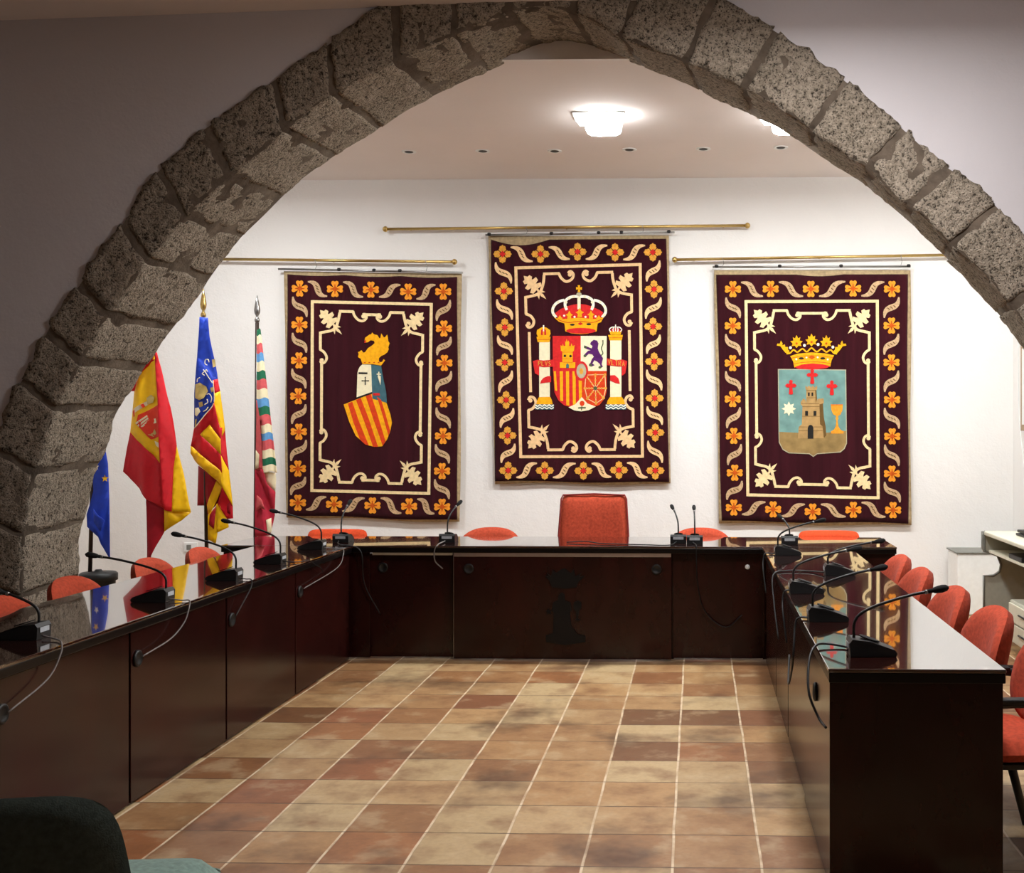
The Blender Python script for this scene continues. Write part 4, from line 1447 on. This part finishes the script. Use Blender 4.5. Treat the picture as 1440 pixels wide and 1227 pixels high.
E3.poly(b, [(462, 572), (472, 572), (478, 650), (465, 690)], 'tower_dark', 3.4)
for y0, x0, x1 in [(572, 380, 470), (692, 335, 500), (720, 345, 500), (808, 342, 505), (905, 312, 530), (940, 310, 392), (940, 445, 530), (640, 385, 465)]:
    E3.line(b, [(x0, y0), (x1, y0)], 4, 'tower_dark', 3.5, 1)
for x0, y0, x1, y1 in [(396, 592, 411, 625), (428, 592, 443, 625), (370, 760, 396, 803), (446, 760, 472, 803)]:
    E3.poly(b, [(x0, y0), (x1, y0), (x1, y1), (x0, y1)], 'dark', 3.8)
E3.poly(b, [(393, 1012), (393, 915), (403, 892), (419, 885), (436, 892), (445, 915), (445, 1012)], 'dark', 3.8)
b.build('tower', t3)
for cx_, cy_ in ((240, 545), (434, 448), (612, 550)):
    b = MB()
    k = 1.0
    E3.poly(b, [(cx_ - 16, cy_ - 58), (cx_, cy_ - 70), (cx_ + 17, cy_ - 58), (cx_ + 13, cy_ - 32), (cx_ + 36, cy_ - 34), (cx_ + 54, cy_ - 16), (cx_ + 36, cy_ + 2), (cx_ + 14, cy_), (cx_ + 20, cy_ + 60), (cx_ + 4, cy_ + 68), (cx_ - 18, cy_ + 62), (cx_ - 13, cy_), (cx_ - 36, cy_ + 2), (cx_ - 52, cy_ - 16), (cx_ - 36, cy_ - 34), (cx_ - 13, cy_ - 32)], 'redfelt', 4)
    b.build('cross', t3)
b = MB()
E3.poly(b, [(222 + (66 if k % 2 == 0 else 38) * math.sin(PI * k / 8), 740 - (66 if k % 2 == 0 else 38) * math.cos(PI * k / 8)) for k in range(16)], 'ivory', 3.4)
b.build('star', t3)
b = MB()
E3.poly(b, [(603, 700), (713, 700), (708, 755), (690, 792), (668, 805), (672, 830), (664, 845), (672, 900), (690, 930), (720, 945), (718, 965), (606, 965), (604, 945), (632, 930), (648, 900), (654, 845), (646, 830), (652, 805), (625, 790), (610, 755)], 'orange', 3.4)
E3.line(b, [(604, 705), (712, 705)], 6, 'rust', 4, 1)
b.build('chalice', t3)

# ------------------------------------------------------------------ flags
def subdiv_panel(b, tri3, m, amp, ph, cut=.05, thick=.004):
    """polygon pieces in 3-D, refined and rippled"""
    bm = bmesh.new()
    for tri in tri3:
        vs = [bm.verts.new(p) for p in tri]
        try:
            bm.faces.new(vs)
        except ValueError:
            pass
    bmesh.ops.remove_doubles(bm, verts=bm.verts, dist=1e-5)
    for _ in range(4):
        es = [e for e in bm.edges if e.calc_length() > cut]
        if not es:
            break
        bmesh.ops.subdivide_edges(bm, edges=es, cuts=1, use_grid_fill=False)
        bmesh.ops.triangulate(bm, faces=[f for f in bm.faces if len(f.verts) > 3])
    for v in bm.verts:
        v.co.y += amp * math.sin(v.co.x * 34 + v.co.z * 3 + ph) + amp * .5 * math.sin(v.co.x * 61 - v.co.z * 6 + ph * 2)
    b.frombm(bm, m, None, True)


class Flag:
    def __init__(s, Y, amp=.008):
        s.Y, s.amp, s.b = Y, amp, MB()

    def P(s, p, dy=0):
        return at_y(100 + p[0] / 3.1467, 410 + p[1] / 3.1467, s.Y + dy)

    def panel(s, pts, m, d=0.0, b=None, amp=None):
        """pts: (x, y[, depth offset])"""
        tr = tessellate_polygon([[Vector((p[0], p[1], 0)) for p in pts]])
        w_ = [s.P(p, d + (p[2] if len(p) > 2 else 0)) for p in pts]
        subdiv_panel(b or s.b, [[w_[i] for i in t_] for t_ in tr], m, s.amp if amp is None else amp, s.Y * 3)

    def solid(s, o, th=.004):
        md = o.modifiers.new('cloth thickness', 'SOLIDIFY')
        md.thickness = th
        md.offset = 0


def flagpole(f, label, xb, xt, ztop, base_z, group, tip=True):
    """pole through two picture points; returns the thing"""
    p0 = f.P(xb, .05)
    d = f.P(xt, .05)
    dirv = (d - p0)
    foot = p0 + dirv * ((base_z - p0.z) / dirv.z)
    topp = p0 + dirv * ((ztop - p0.z) / dirv.z)
    t = thing('flag_on_pole', label, 'flag', (foot.x, foot.y, 0), 0, group)
    b = MB(); b.tube([foot, topp], .014, 'pole', 10); b.build('pole', t)
    b = MB()
    b.lathe([(.010, 0), (.018, .01), (.020, .025), (.012, .04), (.008, .05), (.020, .075), (.023, .10), (.014, .16), (.002, .215)], 'brass' if tip else 'steel', topp, 14)
    b.build('finial', t)
    b = MB()
    if base_z > .2:
        b.lathe([(.11, 0), (.11, base_z - .06), (.125, base_z - .055), (.125, base_z - .01), (.115, base_z), (.03, base_z + .006), (.02, base_z + .02)], 'black', (foot.x + .06, foot.y, 0), 26)
    else:
        b.lathe([(.14, 0), (.14, .03), (.08, .05), (.03, .08), (.02, .12)], 'black', (foot.x, foot.y, 0), 24)
    b.build('stand', t)
    return t


gf = 'flags on poles along the left wall'
# red and yellow flag with crest
f = Flag(8.0, .010)
f.panel([(352, 190), (374, 262), (378, 300), (350, 312), (300, 372), (282, 440), (240, 440), (300, 280)], 'flag_red')
f.panel([(374, 280), (350, 310), (300, 370, .02), (280, 440, .03), (265, 560, .03), (258, 622, .03), (330, 690), (394, 757, -.03), (388, 500, -.03), (378, 300)], 'flag_yellow')
f.panel([(258, 622, .03), (330, 690), (394, 757, -.03), (402, 940, -.03), (412, 962, -.02), (335, 918), (300, 870, .02), (232, 795, .03), (246, 690, .03)], 'flag_red')
f.panel([(372, 260), (384, 270), (398, 330, .02), (440, 510, .03), (468, 682, .04), (456, 780, .04), (449, 972, .03), (415, 967, -.02), (402, 935, -.035), (386, 560, -.035), (374, 300)], 'flag_red', -.012)
f.panel([(468, 682, .04), (500, 830, .05), (528, 976, .05), (449, 972, .03), (456, 780, .04)], 'flag_yellow', -.012)
f.panel([(410, 962, -.02), (449, 970, .03), (528, 977, .05), (492, 1010, .05), (408, 1062, .02)], 'flag_yellow', .01)
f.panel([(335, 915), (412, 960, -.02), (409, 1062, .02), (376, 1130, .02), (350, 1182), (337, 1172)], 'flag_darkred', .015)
ts = flagpole(f, 'red and yellow flag with a coat of arms, standing nearest the arch edge', (345, 1165), (352, 260), f.P((0, 30)).z, .06, gf)
o = f.b.build('cloth', ts); f.solid(o)
cb = MB()
f.panel([(300, 545, .01), (345, 522), (385, 500, -.03), (388, 640, -.03), (352, 655), (325, 625), (290, 585, .01)], 'flag_orange', -.012, cb)
for k in range(4):
    f.panel([(285 + k * 9, 580 + k * 10, .01), (335 + k * 4, 545 + k * 10), (338 + k * 4, 552 + k * 10), (290 + k * 9, 587 + k * 10, .01)], 'flag_cream', -.020, cb, .004)
f.panel([(330, 470), (352, 455), (368, 468, -.02), (362, 490, -.02), (335, 500)], 'flag_gold', -.014, cb)
f.panel([(275, 520, .02), (330, 485), (345, 495), (285, 535, .02)], 'flag_cream', -.013, cb)
f.panel([(272, 530, .02), (282, 520, .02), (284, 550, .02), (276, 556, .02)], 'flag_orange', -.02, cb)
f.panel([(308, 500), (318, 494), (326, 508), (316, 514)], 'flag_orange', -.02, cb)
f.panel([(365, 660, -.02), (390, 668, -.03), (390, 690, -.03), (372, 680, -.02)], 'flag_cream', -.014, cb)
f.panel([(346, 600), (362, 600, -.01), (375, 625, -.02), (362, 642, -.01), (340, 632)], 'flag_gold', -.018, cb)
f.panel([(350, 565), (372, 560, -.02), (376, 580, -.02), (356, 585)], 'flag_cream', -.02, cb)
cb.build('coat_of_arms', ts)

# blue, red and yellow flag
f = Flag(8.2, .008)
f.panel([(568, 112), (603, 114), (612, 200, .01), (640, 330, .03), (650, 388, .03), (626, 392), (632, 492, -.02), (590, 550), (543, 607, .03), (547, 450, .03), (560, 290, .02), (566, 170)], 'flag_blue')
f.panel([(626, 390), (650, 386, .03), (662, 442, .03), (634, 452, -.01)], 'flag_red')
f.panel([(634, 450, -.01), (662, 440, .03), (682, 610, .03), (668, 640), (632, 492, -.02)], 'flag_yellow')
f.panel([(632, 490, -.02), (656, 600, -.02), (660, 650, -.03), (612, 588), (574, 632, .02), (662, 720, -.03), (668, 800, -.03), (540, 690, .03), (528, 682, .03), (543, 605, .03), (590, 550)], 'flag_red')
f.panel([(612, 588), (660, 650, -.03), (662, 720, -.03), (574, 632, .02)], 'flag_yellow')
f.panel([(540, 690, .03), (664, 796, -.03), (670, 862, -.03), (605, 800), (545, 748, .02), (527, 715, .03), (528, 682, .03)], 'flag_yellow')
f.panel([(656, 600, -.02), (680, 605, .03), (700, 790, .03), (662, 722, -.03)], 'flag_red', .004)
f.panel([(662, 722, -.03), (700, 790, .03), (716, 948, .04), (670, 865, -.03)], 'flag_yellow', .004)
f.panel([(668, 862, -.03), (716, 945, .04), (718, 1002, .04), (690, 1006, .02), (646, 940)], 'flag_red', .006)
f.panel([(640, 940), (650, 935), (692, 1010, .02), (696, 1042, .02), (646, 1066)], 'flag_yellow', .008)
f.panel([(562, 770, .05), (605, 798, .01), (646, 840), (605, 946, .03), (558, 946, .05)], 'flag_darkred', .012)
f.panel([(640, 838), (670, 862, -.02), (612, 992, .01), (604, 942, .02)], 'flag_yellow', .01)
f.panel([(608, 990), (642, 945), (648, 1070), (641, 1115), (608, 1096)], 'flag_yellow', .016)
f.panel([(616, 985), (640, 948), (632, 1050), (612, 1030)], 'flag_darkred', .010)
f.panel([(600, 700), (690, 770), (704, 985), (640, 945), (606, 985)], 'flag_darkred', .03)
tv = flagpole(f, 'blue topped flag with red and yellow stripes, standing second right of the arch', (600, 1165), (585, 110), f.P((583, 112)).z, .06, gf)
o = f.b.build('cloth', tv); f.solid(o)
cb = MB()
f.panel([(552, 410, .03), (570, 402, .02), (598, 420), (604, 440), (588, 470), (568, 480, .02), (550, 470, .03)], 'flag_gold', -.012, cb)
f.panel([(565, 490, .02), (582, 486), (586, 505), (570, 512, .02)], 'flag_gold', -.012, cb)
f.panel([(548, 515, .03), (565, 512, .02), (575, 530), (556, 552, .02), (547, 545, .03)], 'flag_cream', -.012, cb)
f.panel([(622, 300, .01), (636, 298, .02), (640, 330, .03), (626, 335, .01)], 'flag_gold', -.012, cb)
f.panel([(548, 565, .03), (556, 562, .03), (552, 590, .03), (545, 600, .03)], 'flag_gold', -.012, cb)
f.panel([(612, 425), (626, 420), (630, 440, -.01), (618, 446)], 'flag_gold', -.016, cb)


def fline(pts, m, wd, d):
    c = catmull([f.P(p, d) for p in pts], 5)
    cb.tube(c, wd, m, 5)


for pts in [[(602, 325), (592, 318), (594, 302), (606, 300), (610, 312)], [(585, 345), (592, 352), (598, 345), (604, 355)], [(592, 352), (606, 375), (620, 396), (624, 405)], [(592, 352), (580, 362), (590, 370)], [(600, 455), (612, 452), (622, 470), (618, 490)], [(590, 500), (604, 490), (602, 475)], [(628, 392), (632, 490), (590, 548), (545, 604)], [(570, 380), (560, 385), (557, 400)], [(606, 510), (598, 522), (585, 530)]]:
    fline(pts, 'flag_cream', .0035, -.014)
cb.build('embroidery', tv)

# narrow horizontally striped flag
f = Flag(8.62, .006)
edges = [(165, 'flag_green'), (192, 'flag_cream'), (230, 'flag_pink'), (268, 'flag_sky'), (306, 'flag_cream'), (350, 'flag_green'), (388, 'flag_pink'), (427, 'flag_cream'), (468, 'flag_sky'), (507, 'flag_green'), (546, 'flag_pink'), (586, 'flag_cream'), (621, 'flag_sky'), (657, 'flag_pink'), (696, 'flag_cream'), (736, 'flag_green'), (768, 'flag_cream'), (797, None)]


def rx(y):
    return 838 + (y - 160) * (910 - 838) / (790 - 160)


def lx(y):
    return 822 - (y - 160) * 3 / 600 + (20 if y > 560 else 4) * max(0, min(1, (y - 500) / 120))


nx_, ny_ = 12, 120
vs, fs, rows = [], [], []
for j in range(ny_ + 1):
    y = 165 + (797 - 165) * j / ny_
    for i in range(nx_ + 1):
        a = i / nx_
        k = (y - 160) / 640
        dep = (.004 + .022 * k) * math.sin(a * 7.5 + .6 + k) + .012 * k * math.sin(a * 13 + 2 * k)
        vs.append(f.P((lx(y) + (rx(y) - lx(y)) * a, y + 5 * math.sin(a * 6 + .5) + 3 * a), dep))
for (y0, m_), (y1, _) in zip(edges, edges[1:]):
    fs = []
    for j in range(ny_):
        yc = 165 + (797 - 165) * (j + .5) / ny_
        if y0 <= yc < y1:
            fs += [[j * (nx_ + 1) + i, j * (nx_ + 1) + i + 1, (j + 1) * (nx_ + 1) + i + 1, (j + 1) * (nx_ + 1) + i] for i in range(nx_)]
    f.b.v, keep = f.b.v, len(f.b.v)
    if keep == 0:
        f.b.v = [Vector(p) for p in vs]
    f.b.f += fs
    f.b.fm += [f.b.mi(m_)] * len(fs)
    f.b.sm += [True] * len(fs)
f.panel([(819, 480, .02), (834, 560, .01), (842, 660, .01), (846, 790, .01), (816, 790, .03)], 'flag_pink', -.012)
f.panel([(817, 700, .03), (832, 720, .02), (828, 780, .02), (815, 785, .03)], 'flag_cream', -.016)
f.panel([(815, 784, .03), (848, 785, -.01), (866, 850, -.02), (905, 885, .02), (902, 990, .03), (890, 1040, .02), (880, 1078), (860, 1080, -.02), (815, 1082, .03)], 'flag_rose')
f.panel([(848, 795, .01), (905, 800, .03), (908, 830, .03), (904, 884, .03), (866, 850)], 'flag_cream', .012)
f.panel([(822, 900, .02), (842, 920, -.01), (858, 965, -.02), (836, 955), (818, 970, .02)], 'flag_pink', -.014)
f.panel([(862, 1010), (886, 1000, .02), (888, 1060, .02), (868, 1075)], 'flag_cream', -.012)
tr_ = flagpole(f, 'narrow flag with multicoloured horizontal stripes, standing left of the left tapestry', (815, 1075), (823, 140), f.P((823, 135)).z, .06, gf, False)
o = f.b.build('cloth', tr_); f.solid(o)

# blue flag with yellow stars, mostly behind the arch
f = Flag(7.75, .008)
f.panel([(110, 560), (140, 640), (155, 700, .01), (165, 760, .02), (170, 900, .03), (175, 1182, .04), (150, 1150, .03), (130, 1118, .02), (118, 1085), (92, 1062, -.02), (70, 1040, -.02), (68, 985, -.02), (80, 940, -.02), (95, 880), (90, 760), (90, 640)], 'flag_blue')
f.panel([(95, 960, -.02), (120, 990, -.04), (150, 1010, -.02), (128, 1060, -.03), (100, 1020, -.02)], 'flag_blue', -.012)
te = flagpole(f, 'blue flag with yellow stars, mostly hidden behind the left foot of the arch', (85, 1190), (97, 700), f.P((100, 330)).z, .505, gf)
o = f.b.build('cloth', te); f.solid(o)
cb = MB()
for (sx, sy, m_) in ((152, 826, 'flag_yellow'), (112, 775, 'flag_cream'), (110, 700, 'flag_yellow')):
    f.panel([(sx + (15 if k % 2 == 0 else 6) * math.sin(PI * k / 5), sy - (17 if k % 2 == 0 else 7) * math.cos(PI * k / 5), .015 if sx > 130 else 0) for k in range(10)], m_, -.014, cb)
cb.build('star', te)

# ------------------------------------------------------------------ right corner: computer desk, white panel, picture, cable, socket
DX0, DX1, DY0, DY1 = 2.10, 2.66, 6.9, 8.30
t = thing('computer_desk', 'grey computer desk with shelf and drawers against the right wall', 'desk', (2.38, 7.6, 0))
b = MB(); b.box((DX0, DY0, .735), (DX1, DY1, .765), 'cream_desk', .008); b.build('desktop', t)
b = MB(); b.box((DX0 + .03, DY0 + .03, .61), (DX1, DY1 - .03, .63), 'cream_desk', .005); b.build('shelf', t)
b = MB()
out = [(DX0, .06), (DX0, .44), (DX0 + .07, .44), (DX0 + .115, .47), (DX0 + .125, .52), (DX0 + .10, .585), (DX0 + .04, .61), (DX0, .62), (DX0 - .01, .65), (DX0 - .01, .74), (DX0 + .01, .765), (DX1, .765), (DX1, .06)]
out = [(x, z) for x, z in out]
b.prism(out, DY1 - .01, DY1 + .02, 'grey_desk')
b.build('side_panel', t)
b = MB(); b.prism(out, DY0 - .02, DY0 + .01, 'grey_desk'); b.build('side_panel', t)
b = MB(); b.box((DX0 - .012, DY1 - .02, .625), (DX0 + .012, DY1 + .03, .765), 'desk_edge', .008); b.build('edge_strip', t)
b = MB(); b.tube([(x, DY1 - .012, z) for x, z in out[:11]], .009, 'desk_edge', 8); b.build('edge_strip', t)
b = MB(); b.box((DX1 - .02, DY0, .1), (DX1 - .005, DY1, .73), 'grey_desk'); b.build('back_panel', t)
b = MB(); b.box((DX0 + .02, 6.95, .075), (DX1 - .05, 7.68, .36), 'grey_desk', .012); ped = b.build('drawer_pedestal', t)
for z in (.09, .222):
    b = MB(); b.box((DX0 + .008, 6.97, z), (DX0 + .022, 7.66, z + .12), 'cream_desk', .003); d = b.build('drawer', t)
    b = MB(); b.tube([(DX0 + .002, 7.25, z + .07), (DX0 + .002, 7.41, z + .07)], .006, 'black', 6); b.build('handle', d)
for x in (DX0 + .06, DX1 - .08):
    for y in (DY0 + .03, DY1 - .02):
        b = MB(); b.lathe([(.016, -.015), (.029, -.012), (.029, .012), (.016, .015)], 'black', (x, y, .030), 12, 'y'); b.box((x - .012, y - .012, .04), (x + .012, y + .012, .075), 'black'); b.build('caster', t)
b = MB(); b.box((2.245, 7.74, .766), (2.50, 7.98, .782), 'black', .004); b.box((2.255, 7.75, .788), (2.51, 7.98, .806), 'black', .004); b.box((2.27, 7.77, .781), (2.48, 7.94, .789), 'steel')
tag(b.build('set_top_box'), 'flat black electronic box lying on the grey desk', 'electronic box')
b = MB(); b.box((2.135, 7.45, .631), (2.50, 7.76, .665), 'black', .006); b.box((2.25, 7.5, .664), (2.48, 7.72, .69), 'black', .006)
tag(b.build('keyboard_tray'), 'black device lying on the shelf under the desktop', 'electronic device')
b = MB()
pad(b, .16, .10, .12, 'navy', Matrix.Translation((2.215, 7.38, .363)), 3)
tag(b.build('cloth_bundle'), 'dark blue cloth bundle on the drawer pedestal', 'cloth')
# white low cabinet with grey top edge, against the far wall behind the desk
t = thing('storage_box', 'low white box with a grey top edge against the far wall behind the desk', 'box', (2.25, 9.35, 0))
b = MB(); b.box((2.11, 9.17, .0), (2.62, 9.52, .50), 'white_plastic', .012); b.build('body', t)
b = MB(); b.box((2.10, 9.16, .501), (2.625, 9.53, .515), 'desk_edge', .004); b.build('lid', t)
# picture on the right wall
t = thing('framed_picture', 'framed picture on the right wall seen almost edge-on', 'picture', (XR, 8.9, 1.8))
b = MB(); b.box((XR - .03, 8.75, 1.50), (XR - .001, 9.28, 2.22), 'beige_wood', .004); b.build('frame', t)
b = MB(); b.box((XR - .033, 8.80, 1.55), (XR - .029, 9.23, 2.17), 'white_plastic'); b.build('print', t)
# hanging cable
b = MB(); b.tube(catmull([(XR - .006, 9.42, 2.95), (XR - .008, 9.42, 2.2), (XR - .006, 9.40, 1.6), (XR - .012, 9.25, 1.25), (XR - .01, 9.2, 1.0), (XR - .05, 8.6, .86), (2.53, 7.99, .80)], 8), .004, 'white_plastic', 6)
tag(b.build('hanging_cable'), 'thin white cable running down the right wall to the desk', 'cable')
# wall socket behind the flags
p = at_y(269, 769, YW)
t = thing('wall_socket', 'small wall socket low on the white wall behind the flags', 'socket', p)
b = MB(); b.box((p.x - .06, YW - .014, p.z - .04), (p.x + .06, YW - .001, p.z + .04), 'white_plastic', .004); b.build('plate', t)
b = MB(); b.box((p.x - .035, YW - .017, p.z - .022), (p.x + .005, YW - .0135, p.z + .022), 'desk_edge', .002); b.build('outlet', t)

# ------------------------------------------------------------------ world and view
wd = bpy.data.worlds.new('world')
S.world = wd
wd.use_nodes = True
wd.node_tree.nodes['Background'].inputs[0].default_value = (.8, .85, 1, 1)
wd.node_tree.nodes['Background'].inputs[1].default_value = .05
S.view_settings.view_transform = 'Standard'
S.view_settings.look = 'None'
S.view_settings.exposure = .95
S.view_settings.gamma = 1
S.cycles.max_bounces = 10
S.cycles.diffuse_bounces = 5
S.cycles.use_denoising = True
